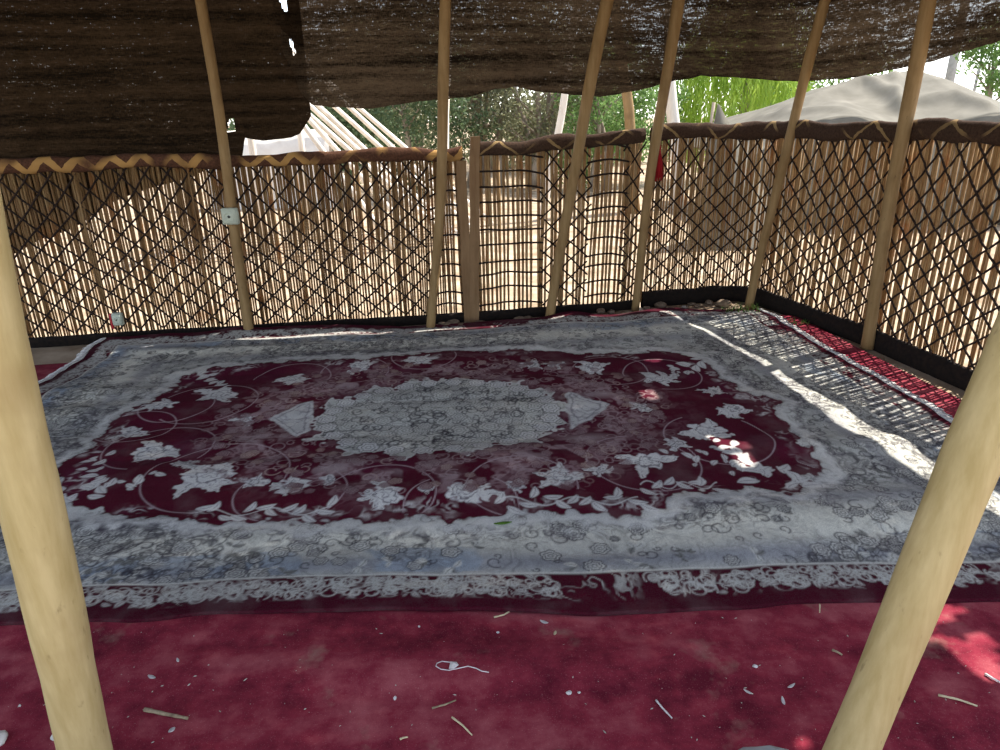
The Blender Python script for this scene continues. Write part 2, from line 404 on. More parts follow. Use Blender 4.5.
for i in range(9000):
    x_, y_ = rng.uniform(-A, A), rng.uniform(-B, B); e_ = min(A-abs(x_), B-abs(y_))
    if e_ > .95 or e_ < .2: continue
    i_, j_ = int((y_/B+1)/2*(nv-1)), int((x_/A+1)/2*(nu-1))
    if rng.random() > .30+.70*cl[i_, j_]: continue
    q = rng.random()
    if q < .45: curl(x_, y_, .016+.03*rng.random(), rng.random()*6.28, INK, .0065, .8, 1 if rng.random() < .5 else -1, .12+.1*rng.random(), bmask)
    elif q < .7: rosette(x_, y_, .018+.026*rng.random(), GREY*1.3, INK, .6, .9, int(rng.integers(5, 8)), bmask)
    else:
        for k_ in range(3): sprig(x_, y_, .03+.025*rng.random(), rng.random()*6.28, GREY*(1.25 if rng.random() < .5 else .38), INK, .8, bmask)
# outer dark red strip with pale tracery and a plain red edge
strip = sstep(.18-ed, .012); blend(strip, RED*.75)
smask = strip*sstep(ed-.055, .02)
blend(smask*scribble(22, 3, .14, .3)*np.clip((fbm(a*5+5, b*5, 10, 2)-.36)*6, 0, 1), GREY*.95, .8)
for i in range(3000):
    q = rng.random()*2*(2*A+2*B); d_ = .075+.085*rng.random()
    if q < 2*A: x_, y_ = q-A, -B+d_
    elif q < 4*A: x_, y_ = q-3*A, B-d_
    elif q < 4*A+2*B: x_, y_ = -A+d_, q-4*A-B
    else: x_, y_ = A-d_, q-4*A-3*B
    if not (abs(x_) < A and abs(y_) < B) or fbm(np.array(x_*2.2), np.array(y_*2.2), 4, 2) < .30: continue
    if rng.random() < .6: curl(x_, y_, .016+.024*rng.random(), rng.random()*6.28, GREY*1.05, .006, .85, 1 if rng.random() < .5 else -1, .14, smask)
    else: sprig(x_, y_, .025+.025*rng.random(), rng.random()*6.28, GREY*1.05, RED, .85, smask, .28)
blend(np.clip(1-np.abs(ed-.185)/.006, 0, 1), CREAM, .6)
# ---- field
FPX = [(51, 472), (92, 450), (99, 436), (112, 419), (146, 405), (160, 393), (177, 385), (180, 376), (218, 368), (306, 361), (374, 359), (432, 353), (500, 351), (626, 353), (660, 351), (701, 361), (725, 378), (738, 392), (775, 402), (772, 416), (806, 445), (815, 468), (800, 492), (758, 492), (728, 494), (690, 493), (668, 500), (636, 514), (540, 514), (483, 517), (330, 522), (200, 524), (180, 512), (109, 517), (80, 510), (60, 495)]
FPL = np.array([L(*p) for p in FPX])
def sd_poly(pl):
    d = np.full(a.shape, 9.0); ins = np.zeros(a.shape, bool); n = len(pl)
    for i in range(n):
        p, q = pl[i], pl[(i+1) % n]; e = q-p; wx_, wy_ = a-p[0], b-p[1]
        t = np.clip((wx_*e[0]+wy_*e[1])/(e@e), 0, 1); d = np.minimum(d, np.hypot(wx_-t*e[0], wy_-t*e[1]))
        c1 = (p[1] <= b) != (q[1] <= b); xi = p[0] + (b-p[1])*e[0]/(e[1] if abs(e[1]) > 1e-9 else 1e-9); ins ^= c1 & (a < xi)
    return np.where(ins, -d, d)
fd = sd_poly(FPL) + .11*(fbm(a*7, b*7, 5, 3)-.5) + .07*(fbm(a*24, b*24, 2, 2)-.5)
blend(np.clip(1-np.abs(fd-.05)/.06, 0, 1), PALE, .75)          # pale leafy margin round the field
blend(np.clip(1-np.abs(fd-.11)/.05, 0, 1)*scribble(34, 5, .2), DARK, .8)
blend(sstep(-fd, .012), RED)
infield = sstep(-fd-.02, .02)
blend(infield*np.clip((fbm(a*3, b*3, 2)-.5)*3, 0, 1), np.array([.10, .008, .035]), .5)
mg = np.clip(1-np.abs(fd+.06)/.05, 0, 1)*np.clip((fbm(a*6, b*6, 3, 2)-.5)*8, 0, 1)*scribble(20, 6, .2)
blend(mg, PALE, .8)
# field tracery round the medallion
mc = L(440, 414); rx, ry = .68, .50
me = np.hypot((a-mc[0])/rx, (b-mc[1])/ry); mth = np.arctan2((b-mc[1])/ry, (a-mc[0])/rx)
hal = np.exp(-((me-1.42)/.38)**2)*infield
blend(hal*np.clip((fbm(a*9, b*9, 1, 3)-.46)*9, 0, 1)*np.clip(scribble(24, 8, .25)+.25, 0, 1), np.array([.33, .23, .235]), .85)
# vines: thin pale rings
def vine(cx, cy, r, a0=0, a1=360, w=.0055, sq=1.0):
    d = np.hypot(a-cx, (b-cy)/sq); th = np.degrees(np.arctan2((b-cy)/sq, a-cx)) % 360
    m = np.clip(1-np.abs(d-r)/w, 0, 1)
    if a1-a0 < 360: m = m*(((th-a0) % 360) < (a1-a0))
    blend(m*infield, np.array([.42, .33, .34]), .85)
wj = fbm(AF*26, BF*26, 3, 2)-.5; wk = fbm(AF*26+50, BF*26, 7, 2)-.5
# flowers
def petal_shape(cx, cy, r, rot, k, depth, seed):
    th = np.arctan2(b-cy, a-cx)+rot; d = np.hypot(a-cx, b-cy)
    rs = np.random.default_rng(seed); ph = rs.random()*6
    R = r*(1-depth+depth*np.abs(np.cos(k*th/2))**.7*(.8+.2*np.sin(2*th+ph)+.15*np.sin(3*th+ph*2)))
    return d, th, R
def flower(cx, cy, r, seed, k=6):
    global a, b
    rs = np.random.default_rng(seed); window(cx, cy, r*2.1); a = a+wj[WIN]*.055; b = b+wk[WIN]*.055
    for i in range(rs.integers(5, 9)):
        m, vein = leaf(cx+rs.normal(0, .2)*r, cy+rs.normal(0, .2)*r, r*(1.1+.5*rs.random()), rs.random()*2*PI, .24); blend(m, PALE*.92); blend(vein*m, DARK, .8)
    d, th, R = petal_shape(cx, cy, r, rs.random()*3, k, .42, seed); inside = sstep(R-d, .010)
    blend(inside, PALE); blend(np.clip(1-np.abs(d-R*.96)/.006, 0, 1), np.array([.25, .22, .25]), .5)
    d2, th2, R2 = petal_shape(cx, cy, r*.58, rs.random()*3, 5, .35, seed+1)
    blend(np.clip(1-np.abs(d2-R2)/.009, 0, 1), DARK*1.3, .85)
    blend(np.clip(1-np.abs(d-r*.2*(1+.3*np.sin(3*th)))/.006, 0, 1), DARK*2, .75)
    blend((np.abs(np.sin(k*th/2+.6)) < .10)*inside*(d > r*.3), DARK*2.5, .5); whole()
FL = [(153, 452, .13), (210, 478, .16), (293, 487, .12), (385, 498, .125), (465, 495, .12), (558, 480, .12), (645, 463, .13), (706, 432, .13), (732, 412, .09), (660, 379, .12), (593, 367, .12), (529, 364, .09), (556, 364, .08), (420, 360, .11), (360, 367, .11), (220, 395, .14), (130, 433, .10), (163, 407, .10), (292, 378, .12), (183, 465, .07), (256, 482, .075), (516, 490, .05), (598, 474, .07), (676, 446, .075), (710, 391, .09), (640, 408, .08), (245, 420, .07), (330, 480, .05), (425, 493, .045)]
for x_, y_, r_ in FL:
    c = L(x_, y_)
    if r_ >= .1: vine(c[0]+.03, c[1]+.04, r_*2.1, rng.random()*360, 0 + 720, .005) if False else vine(c[0]+rng.normal(0, .05), c[1]+rng.normal(0, .05), r_*2.0, (aa := rng.random()*360), aa+290)
for i, (x_, y_, r_) in enumerate(FL):
    c = L(x_, y_); flower(c[0], c[1], r_*.74, 100+i*3, 5+i % 3)
# leaf sprays in the field corners and along the near side
def spray(cx, cy, ang, n, ln, seed):
    rs = np.random.default_rng(seed)
    for i in range(n):
        t = i/n; px_, py_ = cx+math.cos(ang)*ln*t*4.6, cy+math.sin(ang)*ln*t*4.6
        for sg in (1, -1):
            sprig(px_+rs.normal(0, .03), py_+rs.normal(0, .03), ln*(1-.4*t)*(.6+.7*rs.random()), ang+sg*(.6+.9*rs.random()), PALE*.95, DARK, .95)
for x_, y_, an, n_ in ((62, 500, .5, 5), (95, 490, 2.0, 4), (820, 483, 2.6, 6), (770, 478, 1.9, 5), (750, 462, 3.0, 4), (700, 362, 3.7, 5), (200, 372, 5.4, 4)):
    c = L(x_, y_); spray(c[0], c[1], an, n_+3, .085, int(x_))
for x0, x1, yy in ((195, 330, 512), (495, 640, 503), (640, 720, 486)):      # scrolling branches on the near field edge
    for x_ in range(x0, x1, 12):
        c = L(x_, yy+4*math.sin(x_*.09)); sprig(c[0], c[1], .085, .2+1.1*math.sin(x_*.37), PALE*.95, DARK, .95, None, .24)
    c0, c1_ = L(x0, yy), L(x1, yy); t = np.clip((a-c0[0])/(c1_[0]-c0[0]), 0, 1)
    ln_ = np.clip(1-np.abs(b-(c0[1]*(1-t)+c1_[1]*t+.03*np.sin(t*14)))/.008, 0, 1)*((t > 0) & (t < 1)); blend(ln_, PALE, .9)
# medallion
mR = 1+.06*np.cos(14*mth)+.12*(fbm(a*9, b*9, 6)-.5)+.30*(fbm(a*22, b*22, 3, 2)-.5)
blend(sstep(mR-me, .03), GREY*1.02)
blend(np.clip(1-np.abs(me-mR*.98)/.03, 0, 1), PALE, .8)
ms = sstep(mR*.94-me, .03)
blend(ms*(.3+.7*np.clip((fbm(a*6, b*6, 4, 2)-.45)*6, 0, 1))*scribble(22, 4, .16), INK, .6)
blend(ms*np.exp(-((b-mc[1]-.06)/.07)**2), CREAM, .5)
for i in range(900):
    rr_ = math.sqrt(rng.random()); an = rng.random()*2*PI; x_, y_ = mc[0]+rx*rr_*math.cos(an)*.97, mc[1]+ry*rr_*math.sin(an)*.97
    q = rng.random()
    if q < .45: curl(x_, y_, .02+.03*rng.random(), rng.random()*6.28, INK, .0075, .8, 1 if rng.random() < .5 else -1, .14, ms)
    elif q < .7: rosette(x_, y_, .03+.03*rng.random(), GREY*1.3, INK, .75, .75, int(rng.integers(5, 8)), ms)
    else: sprig(x_, y_, .05+.03*rng.random(), rng.random()*6.28, GREY*1.25, INK, .8, ms)
for i in range(26):
    an = i*2*PI/26; rosette(mc[0]+rx*.90*math.cos(an), mc[1]+ry*.90*math.sin(an), .055, PALE, INK, .85, .8, 6)
# small florets filling the field round the medallion
hmask = np.clip(hal*2.2, 0, 1)*sstep(me-1.03, .03)
for i in range(1500):
    x_, y_ = mc[0]+rng.uniform(-1.7, 1.7), mc[1]+rng.uniform(-.85, .85); i_, j_ = int((y_/B+1)/2*(nv-1)), int((x_/A+1)/2*(nu-1))
    if hmask[i_, j_] < .25+.5*rng.random(): continue
    c_ = np.array([.30, .22, .22]) if rng.random() < .75 else np.array([.40, .30, .26])
    if rng.random() < .55: curl(x_, y_, .02+.03*rng.random(), rng.random()*6.28, c_, .006, .8, 1 if rng.random() < .5 else -1, .14, hmask)
    else: rosette(x_, y_, .018+.02*rng.random(), c_, RED, .7, .7, 5, hmask)
for i, (x_, y_) in enumerate([(262, 440), (330, 470), (420, 472), (520, 462), (585, 440), (600, 395), (520, 380), (350, 385)]):
    c = L(x_, y_); m = np.hypot((a-c[0])/.16, (b-c[1])/.07); blend(np.clip(1.2-m, 0, 1)*np.clip((fbm(a*12, b*12, 2, 2)-.45)*9, 0, 1), np.array([.36, .28, .28]), .7)
# pendants beside the medallion
for pts in ([(268, 418), (298, 405), (313, 402), (309, 430), (297, 437)], [(566, 391), (578, 396), (608, 405), (592, 420), (572, 428), (568, 410)]):
    pd = sd_poly(np.array([L(*p) for p in pts])) + .05*(fbm(a*10, b*10, 3)-.5)
    blend(sstep(-pd, .012), PALE*.88); blend(np.clip(1-np.abs(pd+.03)/.008, 0, 1), DARK*2, .6); blend(sstep(-pd, .012)*scribble(26, 4, .12), DARK*2, .5)
# wear
col = col*(.88+.24*fbm(a*2.2, b*2.2, 8)[..., None]) ; col = col*(.93+.14*fbm(a*40, b*3, 9, 2)[..., None])
P = bilin(RC, u, v)
wob = fbm(u*4+10, v*0+3, 7, 3)-.5; P[..., 1] += wob*.09*np.sign(v)*np.abs(v)**3
P[..., 0] += (fbm(v*4, u*0+6, 9, 3)-.5)*.07*np.sign(u)*np.abs(u)**3
ruck = .022*np.maximum(0, fbm(a*.8+2, b*3.4, 3, 2)-.48)*2 + .03*np.exp(-((b+1.05)/.06)**2)*fbm(a*1.3, b*0+1, 6, 2)*.5
far = .10*np.clip((b-1.42)/.24, 0, 1)*np.clip(fbm(a*1.6+4, b*0+2, 4, 2)-.42, 0, 1)
far += np.clip((b-1.36)/.30, 0, 1)**1.5*(.05*np.exp(-((a-1.0)/.22)**2)+.035*np.exp(-((a-1.75)/.3)**2)+.05*np.exp(-((a+1.2)/.6)**2))
Zr = carpet_z(P[..., 0], P[..., 1]) + .012 + ruck + far
Vt = np.concatenate([P, Zr[..., None]], -1).reshape(-1, 3)
Q = grid_quads(nv, nu)
ring = np.r_[np.arange(nu), np.arange(1, nv)*nu+nu-1, (nv-1)*nu+np.arange(nu-2, -1, -1), np.arange(nv-2, 0, -1)*nu]
low = Vt[ring].copy(); low[:, 2] = np.maximum(.002, low[:, 2]-.014)
k = len(Vt)+np.arange(len(ring)); skirt = np.stack([ring, np.r_[ring[1:], ring[0]], np.r_[k[1:], k[0]], k], 1)[:, ::-1]
rug = empty('patterned_rug', (-.3, 3.55, 0)); tag(rug, 'large worn oriental rug with pale floral medallion on dark red field', 'rug')
np_mesh('rug_pile', np.r_[Vt, low], np.r_[Q, skirt], M['rug'], rug, color=np.r_[col.reshape(-1, 3), np.tile(RED*.6, (len(ring), 1))])
for col_i, sg in ((0, -1), (nu-1, 1)):          # a pale knotted fringe along each short end
    fb = MB()
    for i in range(2, nv-2, 2):
        p = Vt[i*nu+col_i]; ln = .035+.03*rng.random(); dy = rng.normal(0, .012)
        q1 = p+np.array([sg*ln*.5, dy*.5, -.003]); q2 = p+np.array([sg*ln, dy, -.012]); q2[2] = max(q2[2], .012)
        fb.tube([p+np.array([-sg*.012, 0, .002]), q1, q2], [.006, .005, .003], 4)
    tag(fb.build('fringe', M['fringe'], rug), 'off white fringe along a short end')

# ------------------------------------------------------------------ reed screens
def fence_wave(s, z): return .035*(fbm(s*1.6, z*0+2, 5, 2)-.5)*2*(.4+.6*z) 
def fpt(s, z, off=0.0):
    q = FP.at(s, fence_wave(s, z)+off); return np.concatenate([q, np.asarray(z, float)[..., None]], -1)
def screen(name, label, s0, s1, top, pitch, rad, drop, reedm, bandm, zones, lean, band_h, hem_h, group):
    """zones: list of (s_from, s_to, 'd' or 'h') for the way the yarn is wound"""
    b0 = FP.at((s0+s1)/2); root = empty(name, (b0[0], b0[1], 0)); tag(root, label, 'reed screen', group)
    m = MB(); s = s0+.01; i = 0
    while s < s1:
        if rng.random() > drop:
            z1 = top(s)-.03-.02*rng.random(); z0 = .03+.02*rng.random(); r = rad*(.82+.36*rng.random()); ph = rng.normal(0, .007)+lean*(fbm(np.array(s*1.3), np.array(.5), 3, 2)-.5)*2
            zz = np.array([z0, z0+(z1-z0)*.33, z0+(z1-z0)*.67, z1]); ss = s+ph*np.array([-.5, -.1, .2, .5])+rng.normal(0, .004, 4)
            m.tube(fpt(ss, zz, rng.normal(0, .006)), r*(1+rng.normal(0, .06, 4))*np.array([.80, .93, 1.05, 1.12]), 6, twist=rng.random())
        s += pitch*(.86+.28*rng.random()+(.4 if rng.random() < .06 else 0))
    m.build('reed_mat', reedm, root)
    y = MB(); D = .155; H = D*1.02
    off = rad+.006
    def yarn(ss, zz, r=.0068):
        ss = np.asarray(ss); zz = np.asarray(zz); y.tube(fpt(ss, zz, off+.004*np.sin(ss*90)), r, 5)
    for (a0, a1, kind) in zones:
        if kind == 'h':
            zt = top(a0)-.10; nrow = 10
            for k in range(nrow+1):
                z = .13+(zt-.13)*k/nrow + rng.normal(0, .012); ss = np.linspace(a0-.02, a1+.02, max(6, int((a1-a0)/.04)))
                yarn(ss, z+.022*(fbm(ss*3, ss*0+k*.3, 4, 2)-.5)*2+.02*np.sin((ss-a0)/(a1-a0)*PI), .0078)
        else:
            for sg in (1, -1):
                c = a0-2.0
                while c < a1+2.0:
                    zt = 1.6; z = np.linspace(.08, zt, 44); ss = c+sg*(z-.08)*D/H*(1+.10*np.sin(z*2.2)) + .05*(fbm(z*2.5, z*0+c*3, 3, 2)-.5)
                    ok = (ss >= a0-.01) & (ss <= a1+.01) & (z < top(ss)-.05)
                    idx = np.where(ok)[0]
                    if len(idx) > 3: yarn(ss[idx], z[idx]+.02*(fbm(ss[idx]*4, z[idx]*4, 6, 2)-.5))
                    c += D*(.97+.06*rng.random())
    y.build('yarn_lattice', M['yarn'], root)
    # padded binding along the top, felt hem along the foot
    for part, z_lo, z_hi, mm, th in (('top_binding', lambda q: top(q)-band_h, top, bandm, .034), ('bottom_hem', lambda q: q*0+.008, lambda q: q*0+hem_h, M['hem'], .022)):
        q = np.arange(s0, s1, .025); n = 12; rows = []; uvs = []
        lump = .75+.5*fbm(q*5, q*0+3, 2, 3); sag = .02*(fbm(q*3.3, q*0+8, 6, 2)-.5)*2
        for k in range(n):
            t = 2*PI*k/n; cz = (z_lo(q)+z_hi(q))/2; hz = (z_hi(q)-z_lo(q))/2
            zz = cz + hz*math.sin(t)*(lump if part == 'top_binding' else .85+.3*fbm(q*6, q*0, 1, 2)) + (sag if part == 'top_binding' else 0)
            rows.append(fpt(q, zz-(.03 if part == 'bottom_hem' and math.sin(t) < -.2 else 0), off*.6+th*math.cos(t)*lump)); uvs.append(np.stack([q, q*0+.5+.5*math.sin(t)], -1))
        rows.append(rows[0]); uvs.append(uvs[0]); R = np.array(rows)
        o = np_mesh(part, R.reshape(-1, 3), grid_quads(n+1, len(q))[:, ::-1], mm, root, uv=np.array(uvs).reshape(-1, 2))
        if part == 'top_binding': tag(o, 'dark padded cloth binding with ochre zigzag' if bandm is M['band_left'] else 'dark brown padded felt binding')
        else: tag(o, 'black felt hem along the foot')
    return root
sL, sM0, sM1, sR0 = s_of_x(466, 230), s_of_x(474, 230), s_of_x(640, 220), s_of_x(646, 220)
topL = lambda q: 1.345+0*np.asarray(q)
def topM(q): return np.interp(q, [sM0, s_of_x(590), sM1], [1.37, 1.42, 1.46])
def topR(q): return np.interp(q, [sR0, s_of_x(680), s_of_x(740), s_of_x(860), s_of_x(900), FP.L], [1.46, 1.49, 1.47, 1.49, 1.51, 1.52])
scrL = screen('reed_screen', 'left brown reed screen with zigzag top binding, ending beside the narrow gap', .3, sL, topL, .0194, .0089, .02, M['reed_brown'], M['band_left'],
       [(.3, s_of_x(428), 'd'), (s_of_x(432), sL-.01, 'h')], .03, .095, .065, 'reed screens round the tent')
scrM = screen('reed_screen', 'short pale reed screen in the middle with wide see-through gaps between reeds', sM0, sM1, topM, .0330, .0128, .01, M['reed_pale'], M['band_right'],
       [(sM0, s_of_x(541), 'h'), (s_of_x(541), s_of_x(590), 'd'), (s_of_x(588), s_of_x(624), 'h'), (s_of_x(620), sM1, 'd')], .02, .105, .07, 'reed screens round the tent')
scrR = screen('reed_screen', 'right pale reed screen turning the corner behind the red carpet', sR0, FP.L-.05, topR, .0205, .0085, .02, M['reed_pale'], M['band_right'],
       [(sR0, FP.L-.06, 'd')], .025, .13, .13, 'reed screens round the tent')
# stakes that close the screens on both sides of the gap
for root, s, h, w, lab in ((scrL, sL-.015, 1.25, .075, 'wide brown end slat'), (scrM, sM0+.0, 1.42, .075, 'pale wooden end stake standing above the binding')):
    m = MB(); p = FP.at(s, .018); t = FP.at(s+.02, .018)-p; rz = math.atan2(t[1], t[0])
    xs = (-.012 if root is scrL else .03)
    for zc0, zc1 in ((-.03, h),):
        zz = np.linspace(zc0, zc1, 9); V = []
        for i, z in enumerate(zz):
            dx = xs*(z/h-.5)*1.6 + .004*math.sin(i*1.7); hw = w/2*(1+.05*math.sin(i*2.3)); 
            for sx, sy in ((-1, -1), (1, -1), (1, 1), (-1, 1)):
                V.append((p[0]+(dx+sx*hw)*math.cos(rz)-sy*.014*math.sin(rz), p[1]+(dx+sx*hw)*math.sin(rz)+sy*.014*math.cos(rz), z))
        Fc = [(i*4+k, i*4+(k+1) % 4, i*4+4+(k+1) % 4, i*4+4+k) for i in range(8) for k in range(4)] + [(3, 2, 1, 0), (32, 33, 34, 35)]
        m.add(V, Fc)
    tag(m.build('end_stake', M['stake'], root, smooth=False), lab)

# ------------------------------------------------------------------ poles
def pole(name, label, p0, p1, r0, r1, m_, bend=.03, seed=0, group=None, n=14):
    rs = np.random.default_rng(seed); p0 = np.asarray(p0, float); p1 = np.asarray(p1, float)
    t = np.linspace(0, 1, 26); pts = p0+(p1-p0)*t[:, None]
    ph = rs.random(4)*6
    pts[:, 0] += bend*(np.sin(t*PI)*math.sin(ph[0]) + .35*np.sin(2*PI*t+ph[1])*t*(1-t)*4)
    pts[:, 1] += bend*.6*np.sin(t*PI)*math.cos(ph[2])
    rad = r0+(r1-r0)*t; rad = rad*(1+.05*np.sin(t*17+ph[3])*rs.random()+rs.normal(0, .012, len(t))); rad[0] *= 1.04
    mb = MB(); mb.tube(pts, rad, n)
    o = mb.build(name, m_, loc=p0); tag(o, label, 'pole', group)
    return pts, rad
G = 'wooden tent poles'
B1 = [((200, 0), (252, 336), 'thin wooden tent pole at left carrying a grey green socket', .036, .035),
      ((445, 0), (431, 328), 'wooden tent pole just left of the gap between the screens', .034, .040),
      ((608, 0), (549, 318), 'leaning wooden tent pole in front of the short middle screen', .037, .046),
      ((679, 0), (634, 309), 'wooden tent pole with the red tassel hanging beside it', .032, .045),
      ((826, 0), (746, 308), 'wooden tent pole standing at the far right corner by grass', .033, .040),
      ((929, 0), (866, 346), 'wooden tent pole in front of right screen, foot on red carpet', .040, .046)]
POLES = []
for i, (tp, bs, lab, r0, r1) in enumerate(B1):
    p0 = at_z(*bs, .0); lean = .02 if i < 4 else .02; p0 = p0+np.array([-.02 if i == 5 else 0, -.05, 0])
    d = ray(*tp); Yt = p0[1]+lean*(1 if i < 5 else .2)
    q = at_y(tp[0], tp[1], Yt); q = p0+(q-p0)*(2.42/q[2]) if q[2] < 2.42 else q
    pts, rad = pole('tent_pole', lab, p0, q, r0, r1, M['backpole'], .025, 11+i, G); POLES.append((pts, rad))
# two thick peeled poles at the open front
nb = at_y(112, 800, 1.20); p0 = at_z(94, 790); q = at_y(-42, 90, p0[1]-.06); q = p0+(q-p0)*(2.55/q[2])
pole('front_pole', 'thick pale peeled pole at the left front edge', p0, q, .058, .050, M['pole'], .02, 31, 'thick front poles', 20)
p0 = at_z(830, 800); q = at_y(1030, 310, p0[1]+.10); q = p0+(q-p0)*(2.55/q[2])
pole('front_pole', 'thick pale peeled pole leaning at the right front edge', p0, q, .056, .052, M['pole'], .02, 36, 'thick front poles', 20)

# ------------------------------------------------------------------ tent cloth: roof and hanging skirt
HP = Path(FP.at(FP.d, fence_wave(FP.d, 1.4+0*FP.d)+np.interp(FP.d, [0, s_of_x(305), s_of_x(400), s_of_x(735), s_of_x(770), FP.L], [-.065, -.065, .012, .005, -.12, -.15])))           # line of the hanging cloth, just outside the screens
EZ = 2.46
def roof_z(x, y):
    return EZ + .05*(fbm(x*.9+4, y*.9, 3, 3)-.5) + .30*np.clip((6.0-y)/2.6, 0, 1)*np.clip((3.2-x)/2.0, 0, 1)**.7 - .10*np.sin(np.clip((x+6)/9, 0, 1)*PI*5)**2*.4
def roof_hit(px, py):            # where sunlight falling on this floor point comes through the roof
    p = at_z(px, py, .03); z = EZ
    for _ in range(12):
        q = p+SUN*((z-.03)/SUN[2]); z = float(roof_z(q[0], q[1]))
    return q[:2]
HOLES = [[(708, 438), (722, 441), (746, 446), (747, 451), (722, 452)], [(732, 457), (750, 455), (756, 465), (742, 467)], [(640, 390), (652, 391), (656, 399), (644, 399)], [(788, 733), (824, 738), (824, 741), (790, 737)],
         [(912, 603), (955, 600), (968, 604), (930, 624), (905, 630)], [(925, 628), (965, 634), (990, 626), (1004, 650), (1015, 690), (985, 672), (950, 642)], [(645, 362), (660, 360), (657, 365)], [(795, 402), (810, 402), (808, 405)]]
HOLES = [np.array([roof_hit(*p) for p in h]) for h in HOLES]
def in_poly(x, y, pl):
    ins = np.zeros(x.shape, bool); n = len(pl)
    for i in range(n):
        p, q = pl[i], pl[(i+1) % n]; c1 = (p[1] <= y) != (q[1] <= y)
        ins ^= c1 & (x < p[0]+(y-p[1])*(q[0]-p[0])/((q[1]-p[1]) or 1e-9))
    return ins
def hang(s0, s1, prof, sgn=1, holes=()):
    """prof: list of sight line points on the lower edge"""
    pts = sorted([HP.hit(x, y) for x, y in prof]); ps = np.array([p[0] for p in pts]); pz = np.array([p[1] for p in pts])
    q = np.arange(s0, s1, .012); zb = np.interp(q, ps, pz) + .010*(fbm(q*14, q*0, 3, 3)-.5)
    n = 56; t = np.linspace(0, 1, n)[:, None]
    eave = roof_z(*HP.at(q).T)
    Zh = zb[None, :]*(1-t)+eave[None, :]*t
    off = -(.022*(fbm(q*2.1, q*0+1, 2, 3)-.5)*2)[None, :]*(1-t**2) + .02*(fbm(q[None, :]*2+t*0, t*2+q[None, :]*0, 7, 3)-.5) - .05*np.sin(t*PI)*.5
    off = off*(1-t**6)
    XY = HP.at(np.broadcast_to(q, (n, len(q))), off)
    uv = np.stack([np.broadcast_to(q, Zh.shape), Zh], -1)
    V = np.concatenate([XY, Zh[..., None]], -1).reshape(-1, 3); Fq = grid_quads(n, len(q))[:, ::-1]; uv = uv.reshape(-1, 2)
    keep = np.ones(len(Fq), bool)
    for h in holes:
        hp = np.array([HP.hit(*p) for p in h]); c = uv[Fq].mean(1); keep &= ~in_poly(c[:, 0], c[:, 1], hp)
    return V, Fq[keep], uv
def roof(x0f, x1f, split=None):
    n = 190; m = 150; yb = 6.1
    V = []; UV = []
    ys = np.linspace(0, 1, n)
    corner = HP.at(HP.d)
    # back edge: y of the hanging line for a given x ; right edge: x of the hanging line for a given y
    ci = int(np.argmax(corner[:, 0]*.6+corner[:, 1])); backx, backy = corner[:ci+1, 0], corner[:ci+1, 1]; ri = corner[ci:]
    for t in ys:
        xr = np.linspace(0, 1, m); row = []
        x0 = x0f; 
        xs_guess = x0+(x1f-x0)*xr if x1f is not None else None
        if xs_guess is not None:
            yb_ = np.interp(xs_guess, backx, backy); yy = yb_*(1-t)+.75*t; xx = xs_guess
        else:
            tt = t; e = np.array([np.interp(tt, np.linspace(0, 1, len(ri)), ri[:, k]) for k in range(2)])   # point on right eave
            f0 = np.array([x0, np.interp(x0, backx, backy)*(1-tt)+.75*tt])
            # blend from straight row to the back edge shape at t=0
            xx = f0[0]+(e[0]-f0[0])*xr; yl = f0[1]+(e[1]-f0[1])*xr
            yb_ = np.interp(xx, backx, backy); w = (1-tt)**8; yy = yl*(1-w)+yb_*w
        zz = roof_z(xx, yy); V.append(np.stack([xx, yy, zz], -1)); UV.append(np.stack([xx, yy], -1))
    V = np.array(V).reshape(-1, 3); UV = np.array(UV).reshape(-1, 2); Fq = grid_quads(n, m)
    c = V[Fq].mean(1); keep = np.ones(len(Fq), bool)
    for h in HOLES: keep &= ~in_poly(c[:, 0], c[:, 1], h)
    return V, Fq[keep], UV
def join(parts):
    V = []; Fq = []; U = []; k = 0
    for v_, f_, u_ in parts: V.append(v_); Fq.append(f_+k); U.append(u_); k += len(v_)
    return np.concatenate(V), np.concatenate(Fq), np.concatenate(U)
sCut = HP.hit(300, 60)[0]; xCut = HP.at(np.array([sCut]))[0][0]
left = [(-160, 300), (0, 262), (40, 240), (75, 228), (110, 203), (150, 188), (190, 178), (224, 160), (236, 157), (243, 156), (245, 138), (262, 141), (292, 138), (300, 134), (310, 118), (316, 104), (330, 90)]  # left end of the edge lengthened behind the screen to darken its reeds
right = [(270, 30), (292, 70), (300, 92), (312, 105), (330, 107), (370, 109), (430, 100), (470, 97), (495, 89), (515, 87), (535, 91), (600, 97), (640, 90), (670, 82), (700, 76), (745, 78), (800, 82), (850, 78), (890, 70), (920, 65), (960, 53), (998, 42), (1060, 20)]
SLITS = [[(289, 38), (292, 40), (295, 52), (294, 57), (291, 50)], [(276, -8), (284, -8), (288, 12), (284, 13)]]
V, Q, U = join([hang(.1, HP.hit(306, 60)[0], left, holes=[[(228, 120), (233, 119), (236, 131), (227, 132)]]+SLITS), roof(-5.3, xCut+.02)])
o = np_mesh('tent_cloth', V, Q, M['cloth_left'], loc=(-3, 5, 2), uv=U); tag(o, 'near-black goat hair cloth hanging at left down to the reed screen', 'tent cloth', 'tent cloth strips')
V, Q, U = join([hang(HP.hit(284, 60)[0], HP.L-.02, right, holes=SLITS), roof(xCut-.02, None)])
o = np_mesh('tent_cloth', V, Q, M['cloth_right'], loc=(1, 5, 2), uv=U); tag(o, 'brown open weave goat hair cloth hung from middle to right above the gap', 'tent cloth', 'tent cloth strips')

